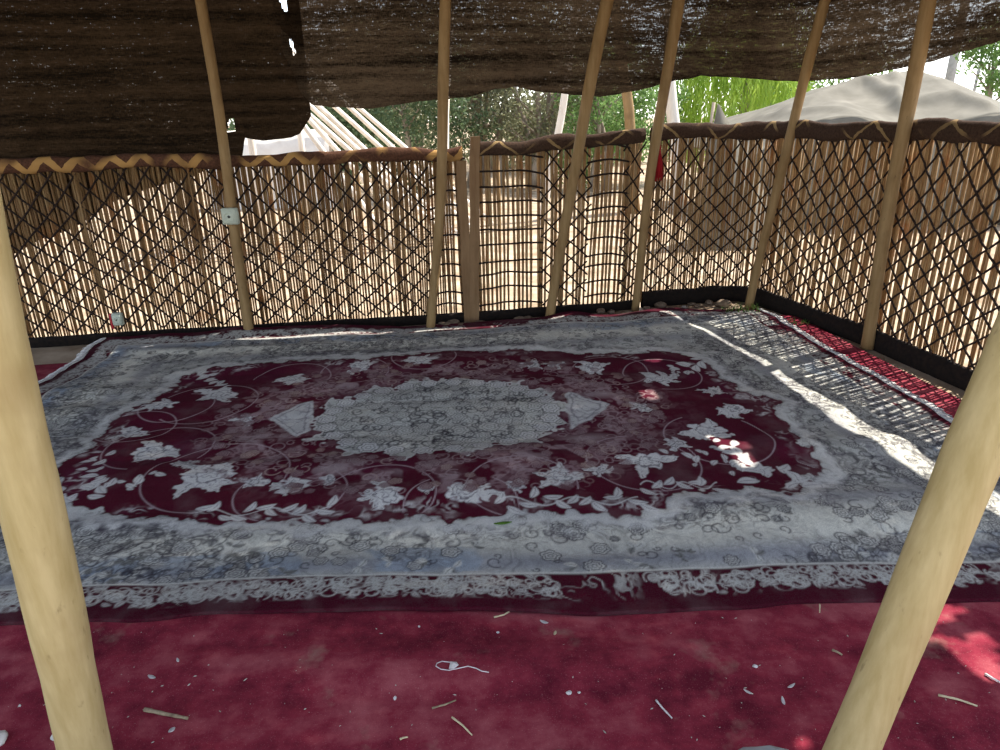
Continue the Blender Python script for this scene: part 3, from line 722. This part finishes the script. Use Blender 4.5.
# ------------------------------------------------------------------ small things on the screens
p = at_z(656, 165, 0); hs, hz = FP.hit(659, 146, .12); c = np.r_[FP.at(np.array([hs]), .12)[0], hz]
t = empty('tassel', c-np.array([0, 0, .26])); tag(t, 'dark red wool tassel hanging from the screen beside a pole', 'tassel')
m = MB(); m.tube([c+np.array([0, -.005, .12]), c+np.array([.004, -.004, .06]), c], [.004, .004, .004], 6); m.build('cord', M['tassel'], t)
m = MB(); m.tube([c+np.array([0, 0, z]) for z in (.012, .004, -.01, -.024, -.03)], [.008, .018, .022, .017, .012], 12); m.build('knot', M['tassel'], t)
m = MB()
for i in range(70):
    an = rng.random()*2*PI; r = math.sqrt(rng.random()); ln = .19+.05*rng.random()
    m.tube([c+np.array([.010*r*math.cos(an), .010*r*math.sin(an), -.026]), c+np.array([.032*r*math.cos(an), .03*r*math.sin(an), -.026-ln*.5]), c+np.array([.048*r*math.cos(an), .042*r*math.sin(an), -.026-ln])], [.005, .0055, .003], 4)
m.build('skirt', M['tassel'], t)

def socket_box(name, label, c, w, h, yaw, roll_, back):
    root = empty(name, c); tag(root, label, 'socket')
    def rot(o): pass
    d = np.array([math.sin(yaw), -math.cos(yaw)])
    m = MB(); m.box(c, w, .045, h, yaw, .008); m.build('housing', M['socket'], root)
    f = c+np.r_[d*.026, 0]
    m = MB(); m.box(f, w*.84, .008, h*.84, yaw, .003); fpl = m.build('face_plate', M['socket'], root)
    m = MB(); n = 20; ring = []
    for R_, dep in ((.32, .031), (.30, .035), (.24, .035), (.22, .029)):
        ring.append([c+np.r_[d*dep, 0]+np.array([math.cos(yaw)*w*R_*math.cos(k*2*PI/n), math.sin(yaw)*w*R_*math.cos(k*2*PI/n), w*R_*math.sin(k*2*PI/n)]) for k in range(n)])
    V = [p for r_ in ring for p in r_]; m.add(V, [(i*n+k, i*n+(k+1) % n, (i+1)*n+(k+1) % n, (i+1)*n+k) for i in range(3) for k in range(n)]); m.build('socket_ring', M['socket'], fpl)
    m = MB(); m.tube([c+np.r_[d*.028, 0], c+np.r_[d*.033, 0]], [w*.09, w*.09], 10); tag(m.build('socket_hole', M['socketdark'], fpl), 'dark hole')
    if back:
        m = MB(); m.box(c+np.array([-w*.62*math.cos(yaw), -w*.62*math.sin(yaw), -h*.15]), .016, .03, h*1.25, yaw, .004); tag(m.build('edge_strip', M['redplastic'], root), 'red strip along one side')
    return root
# on the first pole, at the height seen
pts, rad = POLES[0]
zt = at_y(232, 215, pts[0][1])[2]; i = int(np.argmin(np.abs(pts[:, 2]-zt))); pc = pts[i]
socket_box('electrical_socket', 'grey green socket box fixed high on the left wooden pole', np.array([pc[0]+.005, pc[1]-rad[i]-.022, zt]), .115, .115, .0, 0, False)
hs, hz = FP.hit(118, 319, .06); c = np.r_[FP.at(np.array([hs]), .06)[0], hz]
nn = FP.nrm(np.array([hs]))[0]; yaw = math.atan2(nn[0], -nn[1])
socket_box('electrical_socket', 'small white socket low on the left reed screen, red strip at its side', c, .075, .095, yaw, 0, True)

# ------------------------------------------------------------------ stones, grass, litter
def pebble(name, label, c, r, m_, seed, flat=.6, cat='stone', group=None, sx=1.0):
    rs = np.random.default_rng(seed); nlat, nlon = 7, 12; V = []
    ph = rs.random(6)*6
    for i in range(nlat+1):
        th = PI*i/nlat
        for k in range(nlon):
            a_ = 2*PI*k/nlon; q = 1+.16*math.sin(2*a_+ph[0])*math.sin(th)+.12*math.sin(3*a_+ph[1]+th*2)+.08*math.cos(2*th+ph[2])
            V.append((c[0]+r*sx*q*math.sin(th)*math.cos(a_), c[1]+r*q*math.sin(th)*math.sin(a_), c[2]+r*flat*(1+.8*0+q*math.cos(th))*.92))
    mb = MB(); mb.add(V, [(i*nlon+k, (i+1)*nlon+k, (i+1)*nlon+(k+1) % nlon, i*nlon+(k+1) % nlon) for i in range(nlat) for k in range(nlon)])
    o = mb.build(name, m_, loc=c); tag(o, label, cat, group); return o
def gz(x, y): return float((fbm(np.array(x*.8), np.array(y*.8), 3)-.5)*.02-.012)
k = 0; laid = []
for x_ in np.linspace(440, 722, 40):
    for row in range(2):
        hs, _ = FP.hit(x_+rng.normal(0, 3), 250); w = .06+.16*rng.random() if row == 0 else .05+.10*rng.random()
        q = FP.at(np.array([hs]), w)[0]; r = .022+.034*rng.random()**1.5
        if any(np.hypot(*(q-pl[0][0][:2])) < r+.07 for pl in [(P_[0], 0) for P_ in POLES]): continue
        pale = rng.random() < .14; sx_ = 1.0+.5*rng.random(); rr_ = r*sx_*1.15
        if any(np.hypot(q[0]-a0, q[1]-b0) < rr_+c0 for a0, b0, c0 in laid): continue
        laid.append((q[0], q[1], rr_))
        pebble('stone', 'small pale stone among brown ones along the screen foot' if pale else 'small brown stone in the heap along the foot of the screens', (q[0], q[1], gz(*q)), r, M['dullstone'] if pale else M['stone'], 500+k, .62, 'stone', 'pale stones along the screen foot' if pale else 'brown stones along the screen foot', sx_); k += 1
def on_carpet(x, y, lift=0.0):
    p = at_z(x, y, .02); z = float(carpet_z(np.array(p[0]), np.array(p[1]))); p = at_z(x, y, z); p[2] = z+lift; return p
pebble('stone', 'white rounded stone at the left picture edge on red carpet', on_carpet(1, 741, -.004), .020, M['palestone'], 901, .8)
pebble('stone', 'white stone half hidden behind the left front pole', on_carpet(60, 738, -.004), .018, M['palestone'], 902, .8)
pebble('stone', 'grey oval flat shape standing for a carpet hole at the bottom edge, left of the right front pole', on_carpet(763, 768, -.006), .062, M['concrete'], 903, .28, sx=1.15)  # flat pebble form standing in for a hole in the carpet
pebble('stone', 'grey dark rimmed flat shape standing for a carpet hole at the bottom edge near the middle', on_carpet(572, 768, -.006), .055, M['stone'], 904, .25, sx=1.1)  # second carpet hole, also built as a flat pebble form
for i, (x_, y_, r_, lab) in enumerate([(755, 667, .0065, 'tiny white pebble on red carpet beside the right front pole'), (395, 699, .006, 'tiny pale pebble left of the long straw on red carpet'), (569, 694, .0075, 'white chip on red carpet near the middle, next to a dark stain'), (498, 633, .0045, 'tiny pink white pebble just below the rug edge'), (419, 627, .004, 'tiny white pebble touching the rug edge left of middle'), (579, 693, .004, 'smaller white chip right of the larger chip'), (20, 706, .004, 'tiny white crumb left of the left front pole')]):
    pebble('pebble', lab, on_carpet(x_, y_, -.001), r_, M['paper'], 950+i, .8, 'pebble')
def stick(name, label, pxs, r, m_, cat, lift=.0, taper=.7):
    pts = [on_carpet(x, y, r+lift) for x, y in pxs]; mb = MB(); P_ = np.array(pts)
    t = np.linspace(0, 1, len(P_)); tt = np.linspace(0, 1, 9); P2 = np.stack([np.interp(tt, t, P_[:, k]) for k in range(3)], 1); P2[:, 2] += .002*np.sin(tt*PI)
    mb.tube(P2, r*(1-(1-taper)*tt)*(1+.12*np.sin(tt*19)), 8); o = mb.build(name, m_, loc=P2[0]-np.array([0, 0, r])); tag(o, label, cat); return o
stick('twig', 'thick brown broken twig on red carpet right of the left front pole', [(145, 711), (165, 716), (188, 720)], .006, M['twig'], 'twig')
stick('twig', 'thin tan twig on red carpet right of the right front pole', [(938, 696), (958, 701), (977, 707)], .0035, M['straw'], 'twig')
stick('straw', 'tan straw stalk lying at the bottom middle of red carpet', [(452, 718), (463, 727), (472, 736)], .003, M['straw'], 'straw')
stick('straw', 'short yellow straw at the bottom left of the stalk', [(400, 740), (408, 738)], .003, M['straw'], 'straw')
stick('straw', 'pale curved straw poking from under the rug edge in the middle', [(494, 619), (504, 617), (510, 613)], .0032, M['straw'], 'straw', .004)
stick('straw', 'grey brown curved stalk beside the scrap of string', [(432, 709), (445, 706), (456, 701)], .003, M['twig'], 'straw')
stick('straw', 'white stick fragment at the right picture edge', [(985, 675), (992, 680), (1001, 684)], .004, M['paper'], 'straw')
stick('straw', 'short brown twig tip left of the right front pole', [(832, 651), (842, 656)], .004, M['twig'], 'straw')
stick('straw', 'grey bent stalk on red carpet at right of the dark stain', [(656, 701), (662, 709), (672, 719)], .003, M['paper'], 'straw')
stick('straw', 'thin pale stalk crossing the near rug edge at right', [(819, 608), (819, 616)], .0025, M['straw'], 'straw', .012)
def scrap(name, label, x, y, ln, w, ang, m_, cat, lift=.002, curl=.5):
    c = on_carpet(x, y, lift); mb = MB(); n = 9; V = []
    for i in range(n):
        t = i/(n-1); hw = w*math.sin(PI*(.08+.84*t)); z = curl*ln*.25*(2*t-1)**2
        for sgn in (-1, 0, 1):
            lx, ly = ln*(t-.5), sgn*hw
            V.append((c[0]+lx*math.cos(ang)-ly*math.sin(ang), c[1]+lx*math.sin(ang)+ly*math.cos(ang), c[2]+z+(.3*hw*abs(sgn))))
    Fc = [(i*3+j, i*3+j+1, i*3+3+j+1, i*3+3+j) for i in range(n-1) for j in range(2)]; mb.add(V, Fc)
    o = mb.build(name, m_, loc=c); md = o.modifiers.new('thickness', 'SOLIDIFY'); md.thickness = .0012; tag(o, label, cat); return o
scrap('dry_leaf', 'pale curled leaf just below the rug edge right of middle', 544, 623, .030, .006, -.5, M['paper'], 'leaf')
scrap('dry_leaf', 'narrow tan leaf below the curled pale leaf', 555, 634, .02, .005, 1.2, M['straw'], 'leaf')
scrap('dry_leaf', 'white curved leaf standing upright, nearest the right front pole', 783, 702, .03, .005, 1.4, M['paper'], 'leaf')
scrap('dry_leaf', 'white curved leaf lying flat beside the right front pole', 791, 687, .03, .0045, .5, M['paper'], 'leaf')
scrap('dry_leaf', 'pale folded leaf left of the two curved leaves', 748, 693, .028, .004, -.7, M['paper'], 'leaf')
scrap('dry_leaf', 'pale fragment of leaf on red carpet left of the twig top', 152, 678, .03, .006, -.4, M['paper'], 'leaf')
scrap('dry_leaf', 'pale leaf chip below the thick brown twig', 172, 731, .02, .007, .9, M['paper'], 'leaf')
scrap('dry_leaf', 'pink white leaf sliver near the rug edge at left', 178, 661, .02, .004, 2.2, M['paper'], 'leaf')
c = at_z(503, 527, .05)
o = scrap('green_leaf', 'fresh green leaf lying on the rug cream border', 503, 527, .075, .010, .15, M['greenleaf'], 'leaf', .0, .2)
ul = to_local(c); ii = int((ul[1]/B+1)/2*(nv-1)); jj = int((ul[0]/A+1)/2*(nu-1)); o.location.z = float(Zr[ii, jj])+.006
# loop of string with a torn scrap
st = empty('string_scrap', on_carpet(455, 667)); tag(st, 'white looped string with a torn scrap knotted in it on red carpet', 'string')
px = [(450, 663), (442, 662), (437, 664), (436, 667), (441, 670), (449, 671), (459, 669), (468, 667), (476, 669), (482, 672), (489, 673)]
m = MB(); m.tube([on_carpet(x, y, .003) for x, y in px], .0016, 5); m.build('string', M['string'], st)
m = MB(); c = on_carpet(453, 667, .003)
m.add([c+np.array(p) for p in ((-.012, -.01, 0), (.004, -.014, .004), (.018, -.002, .006), (.010, .014, .003), (-.008, .012, .007), (.003, .001, .012))], [(0, 1, 5), (1, 2, 5), (2, 3, 5), (3, 4, 5), (4, 0, 5)]); m.build('torn_scrap', M['paper'], st, smooth=False)
# fine crumbs and leaf dust that nobody could count
m = MB()
for i in range(130):
    x_, y_ = rng.uniform(0, 1000), rng.uniform(612, 750)
    c = on_carpet(x_, y_, .001); r = .001+.0016*rng.random()**2; an = rng.random()*PI; e = 1+2.5*rng.random()
    if to_local(c)[1] > -B-.03: continue
    dx, dy = math.cos(an)*r*e, math.sin(an)*r*e; nx, ny = -math.sin(an)*r, math.cos(an)*r
    m.add([c+np.array(p) for p in ((-dx, -dy, 0), (nx, ny, 0), (dx, dy, 0), (-nx, -ny, 0), (0, 0, r*1.2))], [(0, 1, 4), (1, 2, 4), (2, 3, 4), (3, 0, 4)])
tag(m.build('crumbs', M['dullstone'], loc=(0, 1.6, 0), smooth=False), 'pale crumbs and leaf dust scattered over the bare red carpet', 'litter', kind='stuff')
# grass in the far right corner
def tuft(name, label, px, n, h, spread):
    c = at_z(*px, 0); m = MB()
    for i in range(n):
        b_ = c+np.array([np.clip(rng.normal(0, spread), -spread*1.5, spread*1.5), np.clip(rng.normal(0, spread*.6), -spread, spread), -.01]); an = rng.random()*2*PI; hh = h*(.5+.7*rng.random()); bend = hh*(.2+.6*rng.random()); w = .0035
        d = np.array([math.cos(an), math.sin(an), 0]); s_ = np.array([-math.sin(an), math.cos(an), 0])*w
        V = []
        for k in range(5):
            t_ = k/4; p = b_+d*bend*t_**2+np.array([0, 0, hh*t_*(1-.2*t_)]); V += [p-s_*(1-t_*.9), p+s_*(1-t_*.9)]
        m.add(V, [(2*k, 2*k+1, 2*k+3, 2*k+2) for k in range(4)])
    tag(m.build(name, M['grass'], loc=c), label, 'grass')
tuft('grass_tuft', 'green grass tuft at the far right corner beside the pole foot', (741, 313), 150, .10, .09)
tuft('grass_tuft', 'small sparse grass tuft along the foot of the right screen', (795, 325), 60, .07, .06)

# ------------------------------------------------------------------ beyond the screens
def leaves(m, c, rad, n, size, rs, droop=0):
    for i in range(n):
        d = rs.normal(0, 1, 3); d /= np.linalg.norm(d); p = c+d*rad*rs.random()**.4
        if p[2] < .05: continue
        a1 = rs.normal(0, 1, 3); a1 /= np.linalg.norm(a1); a2 = np.cross(a1, rs.normal(0, 1, 3)); a2 /= np.linalg.norm(a2)+1e-9
        l, w = size*(.7+.6*rs.random()), size*.42
        m.add([p-a1*l*.5, p+a2*w*.5, p+a1*l*.5, p-a2*w*.5], [(0, 1, 2, 3)])
def tree(label, px, Y, h, width, leafm, nleaf, size, seed, low=.3, trunks=1, group='trees behind the reed screens', name='tree'):
    rs = np.random.default_rng(seed); b_ = at_y(px, 130, Y); b_[2] = -.02
    root = empty(name, b_); tag(root, label, 'tree' if name != 'bush' else 'bush', group)
    tips = []
    for k in range(trunks):
        m = MB(); o_ = np.array([rs.normal(0, .12)*(trunks > 1)*2, rs.normal(0, .1), 0]); top_ = b_+o_+np.array([rs.normal(0, .35), rs.normal(0, .2), h*.75])
        t = np.linspace(0, 1, 9)[:, None]; pts = (b_+o_)*(1-t)+top_*t; pts[:, 0] += .08*np.sin(t[:, 0]*5+seed+k); m.tube(pts, np.linspace(.09, .03, 9)*(h/4)**.5, 8)
        for j in range(6):
            s0 = pts[2+j]; an = rs.random()*2*PI; e = s0+np.array([math.cos(an)*width*.35, math.sin(an)*width*.3, h*.16]); m.tube([s0, (s0+e)/2+np.array([0, 0, .05]), e], [.03, .02, .01], 5); tips.append(e)
        m.build('trunk', M['bark'], root)
    m = MB(); nb_ = 16
    for j in range(nb_):
        c = b_+np.array([rs.uniform(-1, 1)*width*.5, rs.uniform(-1, 1)*width*.35, low*h+(1-low)*h*rs.random()]); leaves(m, c, np.array([width*.26, width*.22, h*.15]), nleaf//nb_, size, rs)
    for e in tips: leaves(m, e, np.array([.4, .4, .35])*width/3, 60, size, rs)
    m.build('foliage', leafm, root, smooth=False)
    return root
tree('dark green bushy tree behind the slanting tent rafters', 405, 14.5, 3.3, 2.6, M['leaf_dark'], 7600, .11, 1, .08)
tree('dark low shrub far behind the slanting tent rafters', 345, 17.0, 2.8, 3.2, M['leaf_dark'], 6500, .13, 2, .08)
tree('grey green leggy tree just right of the gap between the screens', 478, 16.0, 3.8, 2.4, M['leaf_grey'], 4600, .10, 3, .18, 5)
tree('grey green many stemmed tree left of the leaning pole', 540, 15.5, 3.8, 2.2, M['leaf_grey'], 4200, .10, 4, .22, 5)
tree('soft green tree just right of the leaning pole', 606, 15.0, 3.0, 1.6, M['leaf_green'], 5200, .10, 5, .1, 2)
tree('low green shrub under the patch of sky left of the tassel pole', 638, 16.0, 2.05, 1.5, M['leaf_green'], 2600, .10, 6, .1, 1, name='bush')
tree('far grey green tree closing the view behind the middle screen', 505, 21.0, 3.6, 5.2, M['leaf_grey'], 9500, .15, 8, .05, 3)
tree('tall green tree at the right picture edge behind the tent', 1012, 17.0, 3.3, 2.0, M['leaf_green'], 9000, .12, 9, .0, 2)
tree('far grey green tree filling the back between the rafters and the gap', 425, 24.0, 3.6, 5.5, M['leaf_grey'], 10000, .19, 41, .03, 2)
tree('far green tree behind the leaning pole and its neighbours', 585, 23.0, 3.2, 3.6, M['leaf_green'], 8000, .17, 42, .03, 2)
tree('far dark tree at left behind the torn cloth and rafters', 300, 25.0, 3.6, 5.5, M['leaf_dark'], 9500, .20, 43, .03, 2)
tree('far green tree behind the willow and the white tent', 770, 26.0, 3.6, 5.0, M['leaf_green'], 9000, .18, 44, .03, 2)
# willow with hanging strands
def willow(label, px, Y, h, width, seed):
    rs = np.random.default_rng(seed); b_ = at_y(px, 130, Y); b_[2] = -.02; root = empty('willow', b_); tag(root, label, 'tree', 'trees behind the reed screens')
    m = MB(); t = np.linspace(0, 1, 10)[:, None]; pts = b_*(1-t)+(b_+np.array([.2, 0, h*.7]))*t; m.tube(pts, np.linspace(.16, .06, 10), 9)
    for j in range(8):
        an = j*.8; s0 = pts[6+j % 4]; e = s0+np.array([math.cos(an)*width*.3, math.sin(an)*width*.25, h*.22]); m.tube([s0, (s0+e)/2+np.array([0, 0, .2]), e], [.05, .035, .02], 6)
    m.build('trunk', M['bark'], root)
    m = MB()
    for j in range(430):
        an = rs.random()*2*PI; rr = width*.5*math.sqrt(rs.random()); x0 = b_+np.array([math.cos(an)*rr, math.sin(an)*rr*.7, h*(1-.35*(rr/(width*.5))**2)*(.75+.25*rs.random())]); ln = min(x0[2]-.25, 1.2+2.2*rs.random())
        for i in range(26):
            f_ = i/26; p = x0+np.array([.12*math.sin(f_*3+j), .10*math.cos(f_*2.2+j), -ln*f_]); sd = rs.normal(0, .05, 2); q = p+np.array([sd[0], sd[1], -.15]); w = .018
            m.add([p, (p+q)/2+np.array([w, 0, 0]), q, (p+q)/2-np.array([w, 0.01, 0])], [(0, 1, 2, 3)])
    m.build('foliage', M['leaf_willow'], root, smooth=False)
willow('bright yellow green willow with hanging strands left of the white tent', 738, 16.5, 4.6, 3.0, 21)
# bare trunks and posts
def post(name, label, pa, pb, Y, r, m_, cat='post', group='bare posts and trunks behind the screens'):
    a_ = at_y(*pa, Y); b_ = at_y(*pb, Y); d = (b_-a_); d = d/abs(d[2]); p0 = a_+d*(a_[2]) if d[2] < 0 else a_
    p0[2] = -.03; pt = a_+(-d)*(3.6-a_[2]) if d[2] < 0 else a_
    mb = MB(); t = np.linspace(0, 1, 10)[:, None]; P_ = p0*(1-t)+pt*t; P_[:, 0] += r*.35*np.sin(t[:, 0]*9+pa[0]); mb.tube(P_, np.linspace(r, r*.75, 10), 10); o = mb.build(name, m_, loc=p0); tag(o, label, cat, group)
post('tall_post', 'pale upright post standing behind the pole near the gap', (447, 95), (446, 148), 9.0, .055, M['whitepole'])
post('tall_post', 'tan leaning post seen between the gap and the leaning pole', (563, 97), (556, 140), 10.5, .06, M['whitepole'])
post('bare_tree', 'orange brown trunk seen left of the tassel pole', (626, 98), (629, 130), 11.5, .09, M['backpole'], 'trunk')
post('bare_tree', 'whitish thick trunk seen right of the tassel pole', (672, 84), (674, 128), 12.0, .11, M['whitepole'], 'trunk')
# rafters of another tent
tf = empty('rafter_shelter', at_y(350, 150, 9.3)*np.array([1, 1, 0])); tag(tf, 'bare shelter of sun bleached slanting rafters beyond the left screen', 'shelter')
RAF = [((304, 127), (321, 150)), ((311, 122), (336, 150)), ((312, 116), (352, 152)), ((313, 107), (362, 152)), ((319, 106), (369, 152)), ((336, 109), (383, 150)), ((352, 111), (393, 149)), ((362, 111), (402, 146))]
tops = []
for i, (pa, pb) in enumerate(RAF):
    Y = 8.6+i*.26; a_ = at_y(*pa, Y); b_ = at_y(*pb, Y+.0); d = (b_-a_)/(a_[2]-b_[2]); foot = b_+d*b_[2]; tp = a_-d*(2.45-a_[2]); tops.append(tp)
    m = MB(); t = np.linspace(0, 1, 7)[:, None]; P_ = foot*(1-t)+tp*t; P_[:, 2] += .02*np.sin(t[:, 0]*PI+i); m.tube(P_, np.linspace(.038, .028, 7), 8); m.build('rafter', M['whitepole'], tf)
m = MB(); e = (tops[-1]-tops[0]); m.tube([tops[0]-e*.12+np.array([0, 0, -.05]), (tops[0]+tops[-1])/2, tops[-1]+e*.12+np.array([0, 0, -.05])], .05, 9); m.build('ridge_pole', M['whitepole'], tf)
for q in (tops[0], tops[-1]):
    m = MB(); m.tube([(q[0], q[1], -.03), (q[0]+.02, q[1], 1.2), (q[0], q[1], q[2]-.02)], [.05, .045, .04], 8); m.build('support_post', M['whitepole'], tf)
# white canvas tent
def white_tent():
    Y0 = 10.6
    ridge = [(706, 150), (722, 138), (742, 124), (780, 104), (815, 89), (860, 78), (893, 73), (912, 70), (930, 76), (955, 89), (975, 97), (986, 104), (992, 116), (998, 130)]
    R_ = np.array([at_y(x, y, Y0+.9) for x, y in ridge]); xs = np.linspace(R_[0, 0], R_[-1, 0], 150); rz_ = np.interp(xs, R_[:, 0], R_[:, 2])
    root = empty('canvas_tent', (xs.mean(), Y0, 0)); tag(root, 'off white canvas tent with slack roof beyond the right screen', 'tent')
    n = 64; V = np.zeros((n, 150, 3))
    for i in range(n):
        t = i/(n-1)*2-1; fall = np.abs(t)**1.25
        eave = np.minimum(rz_-.05, 1.35+.10*np.sin(xs*3.1))
        z = rz_*(1-fall)+eave*fall; z = z+.05*np.sin(xs*2.3+t*4)*(1-abs(t))*abs(t)*4*.5 + .04*(fbm(xs*2.2+t, xs*0+t*3, 4, 3)-.5)
        V[i] = np.stack([xs, Y0+.9+t*1.9+0*xs, z], -1)
    for pxs, hgt, wd in (([(790, 110), (815, 100), (835, 94), (860, 83), (875, 86), (893, 98), (900, 110)], .10, .13), ([(912, 101), (935, 100), (955, 96), (985, 108)], .08, .12), ([(893, 76), (898, 90), (900, 108)], .07, .10), ([(760, 118), (800, 113), (850, 112)], .05, .12)):
        sp_ = []
        for x, y in pxs:
            d = ray(x, y); e_ = np.abs(EYE+d[2]/d[1]*V[:n//2, :, 1]-V[:n//2, :, 2])+np.abs(d[0]/d[1]*V[:n//2, :, 1]-V[:n//2, :, 0]); k_ = np.unravel_index(np.argmin(e_), e_.shape); sp_.append(V[k_][:2])
        sp_ = np.array(sp_); dd = np.full(V.shape[:2], 9.0)
        for p_, q_ in zip(sp_[:-1], sp_[1:]):
            e_ = q_-p_; tt = np.clip(((V[..., :2]-p_) @ e_)/(e_ @ e_+1e-9), 0, 1); dd = np.minimum(dd, np.linalg.norm(V[..., :2]-p_-tt[..., None]*e_, axis=-1))
        V[..., 2] += hgt*np.exp(-(dd/wd)**2)
    m = MB(); m.grid(V); o = m.build('roof_canvas', M['canvas'], root); md = o.modifiers.new('thickness', 'SOLIDIFY'); md.thickness = .01
    m = MB(); W = np.zeros((8, 150, 3))
    for k in range(8): W[k] = V[0]*[1, 1, 0]+np.stack([0*xs, -.05*(1-k/7)*np.sin(xs*9)+.0*xs, V[0][:, 2]*k/7], -1)
    m.grid(W); o = m.build('front_wall', M['canvas'], root); md = o.modifiers.new('thickness', 'SOLIDIFY'); md.thickness = .01
    for x_ in (xs[33], xs[100]):
        zr = float(np.interp(x_, xs, rz_)); m = MB(); m.tube([(x_, Y0+.9, -.02), (x_, Y0+.9, zr-.02)], .03, 8); m.build('tent_post', M['whitepole'], root)
white_tent()
# peak of a second small tent
c = at_y(718, 104, 8.6); b0 = np.array([c[0], c[1], 0]); m = MB()
hw, hd = .95, .7; V = []
for i in range(9):
    t_ = i/8; k_ = t_
    for dx, dy in ((-.12, -1), (1, -1), (1, 1), (-.12, 1)): V.append(b0+np.array([dx*hw*(k_+.01), dy*hd*(k_*.5+.01), c[2]*(1-t_)+0]))
m.add(V, [(i*4+k_, i*4+(k_+1) % 4, i*4+4+(k_+1) % 4, i*4+4+k_) for i in range(8) for k_ in range(4)]+[(3, 2, 1, 0)])
rt = empty('small_tent', b0); tag(rt, 'pointed tip of a small white tent left of the big one', 'tent'); m.build('canvas', M['canvas'], rt)
m = MB(); m.tube([b0+np.array([-.13, 0, -.02]), b0+np.array([-.05, 0, c[2]+.02])], .02, 7); m.build('tent_post', M['bark'], rt)
# utility pole and street lamp mast
a_ = at_y(948, 88, 26.0); up = empty('utility_pole', (a_[0], 26.0, 0)); tag(up, 'grey concrete utility pole standing against the sky', 'pole')
m = MB(); m.tube([(a_[0], 26, -.05), (a_[0], 26, 3), (a_[0]+.03, 26, 7.5)], [.17, .15, .10], 12); m.build('shaft', M['concrete'], up)
m = MB(); m.box((a_[0], 25.85, 6.9), 1.6, .08, .10, 0, .01); xa = m.build('crossarm', M['concrete'], up)
for dx in (-.7, -.35, .35, .7):
    m = MB(); m.tube([(a_[0]+dx, 25.85, 6.94), (a_[0]+dx, 25.85, 7.02), (a_[0]+dx, 25.85, 7.10)], [.03, .055, .03], 10); m.build('insulator', M['concrete'], xa)
a_ = at_y(975, 90, 24.0); m = MB(); m.tube([(a_[0], 24, -.05), (a_[0]-.02, 24, 2), (a_[0], 24, 4.4)], [.06, .05, .035], 10); o = m.build('thin_mast', M['concrete'], loc=(a_[0], 24, 0)); tag(o, 'thin grey mast between utility pole and right tree', 'pole')
a_ = at_y(923, 80, 30.0); um = empty('far_mast', (a_[0], 30, 0)); tag(um, 'far dark mast with short crossarms just right of a pole', 'pole')
m = MB(); m.tube([(a_[0], 30, -.05), (a_[0], 30, a_[2]+.25)], [.07, .05], 8); m.build('shaft', M['concrete'], um)
for dz, w in ((-.05, .75), (.12, .5)):
    m = MB(); m.box((a_[0]+.1, 29.95, a_[2]+dz), w, .06, .07, 0, .01); m.build('crossarm', M['concrete'], um)
# low pale wall at left
c0, c1_ = at_y(205, 140, 13.0), at_y(330, 140, 13.0); m = MB(); xs = np.linspace(c0[0], c1_[0], 24); V = np.zeros((6, 24, 3))
prof = [(-.15, -.05), (-.14, .7), (-.10, 1.32), (.10, 1.34), (.14, .7), (.15, -.05)]
for i, (dy, z) in enumerate(prof): V[i] = np.stack([xs, 13.0+dy+.02*np.sin(xs*3), z+.05*(fbm(xs*2, xs*0, 2)-.5)*(z > .5)], -1)
m.grid(V); tag(m.build('mud_wall', M['mud'], loc=((c0[0]+c1_[0])/2, 13, 0)), 'low pale mud wall glimpsed under the torn left cloth', 'wall')

# ------------------------------------------------------------------ light and camera
w = bpy.data.worlds.new('sky'); S.world = w; w.use_nodes = True; nt = w.node_tree; nt.nodes.clear(); n = N(nt)
sky = n('ShaderNodeTexSky', sky_type='NISHITA'); sky.sun_disc = False; sky.sun_elevation = math.asin(SUN[2]); sky.sun_rotation = math.atan2(SUN[0], SUN[1]); sky.altitude = 1500; sky.air_density = 1.0; sky.dust_density = 2.0; sky.ozone_density = 1.0
hz = n.mix(.55, sky.outputs[0], n('ShaderNodeRGBToBW', {0: sky.outputs[0]}).outputs[0])
bg = n('ShaderNodeBackground', {0: hz, 1: .28}); n('ShaderNodeOutputWorld', {0: bg.outputs[0]})
ld = bpy.data.lights.new('sun', 'SUN'); ld.energy = 5.0; ld.angle = math.radians(.53); ld.color = (1, .95, .87)
lo = bpy.data.objects.new('sun', ld); C.objects.link(lo)
from mathutils import Vector, Matrix
lo.rotation_euler = Vector(SUN).to_track_quat('Z', 'Y').to_euler(); lo.location = (8, 8, 12)
cd = bpy.data.cameras.new('camera'); co = bpy.data.objects.new('camera', cd); C.objects.link(co)
cd.sensor_width = 36; cd.lens = F/1000*36; cd.clip_end = 500
mw = Matrix.Identity(4)
for i, ax in enumerate((CR, CU, -_f)):
    for r_ in range(3): mw[r_][i] = float(ax[r_])
mw[2][3] = EYE; co.matrix_world = mw
S.camera = co
vs = S.view_settings; vs.view_transform = 'Standard'; vs.look = 'None'; vs.gamma = 1; vs.use_curve_mapping = False; vs.exposure = 1.1
S.cycles.transparent_max_bounces = 16; S.cycles.max_bounces = 8
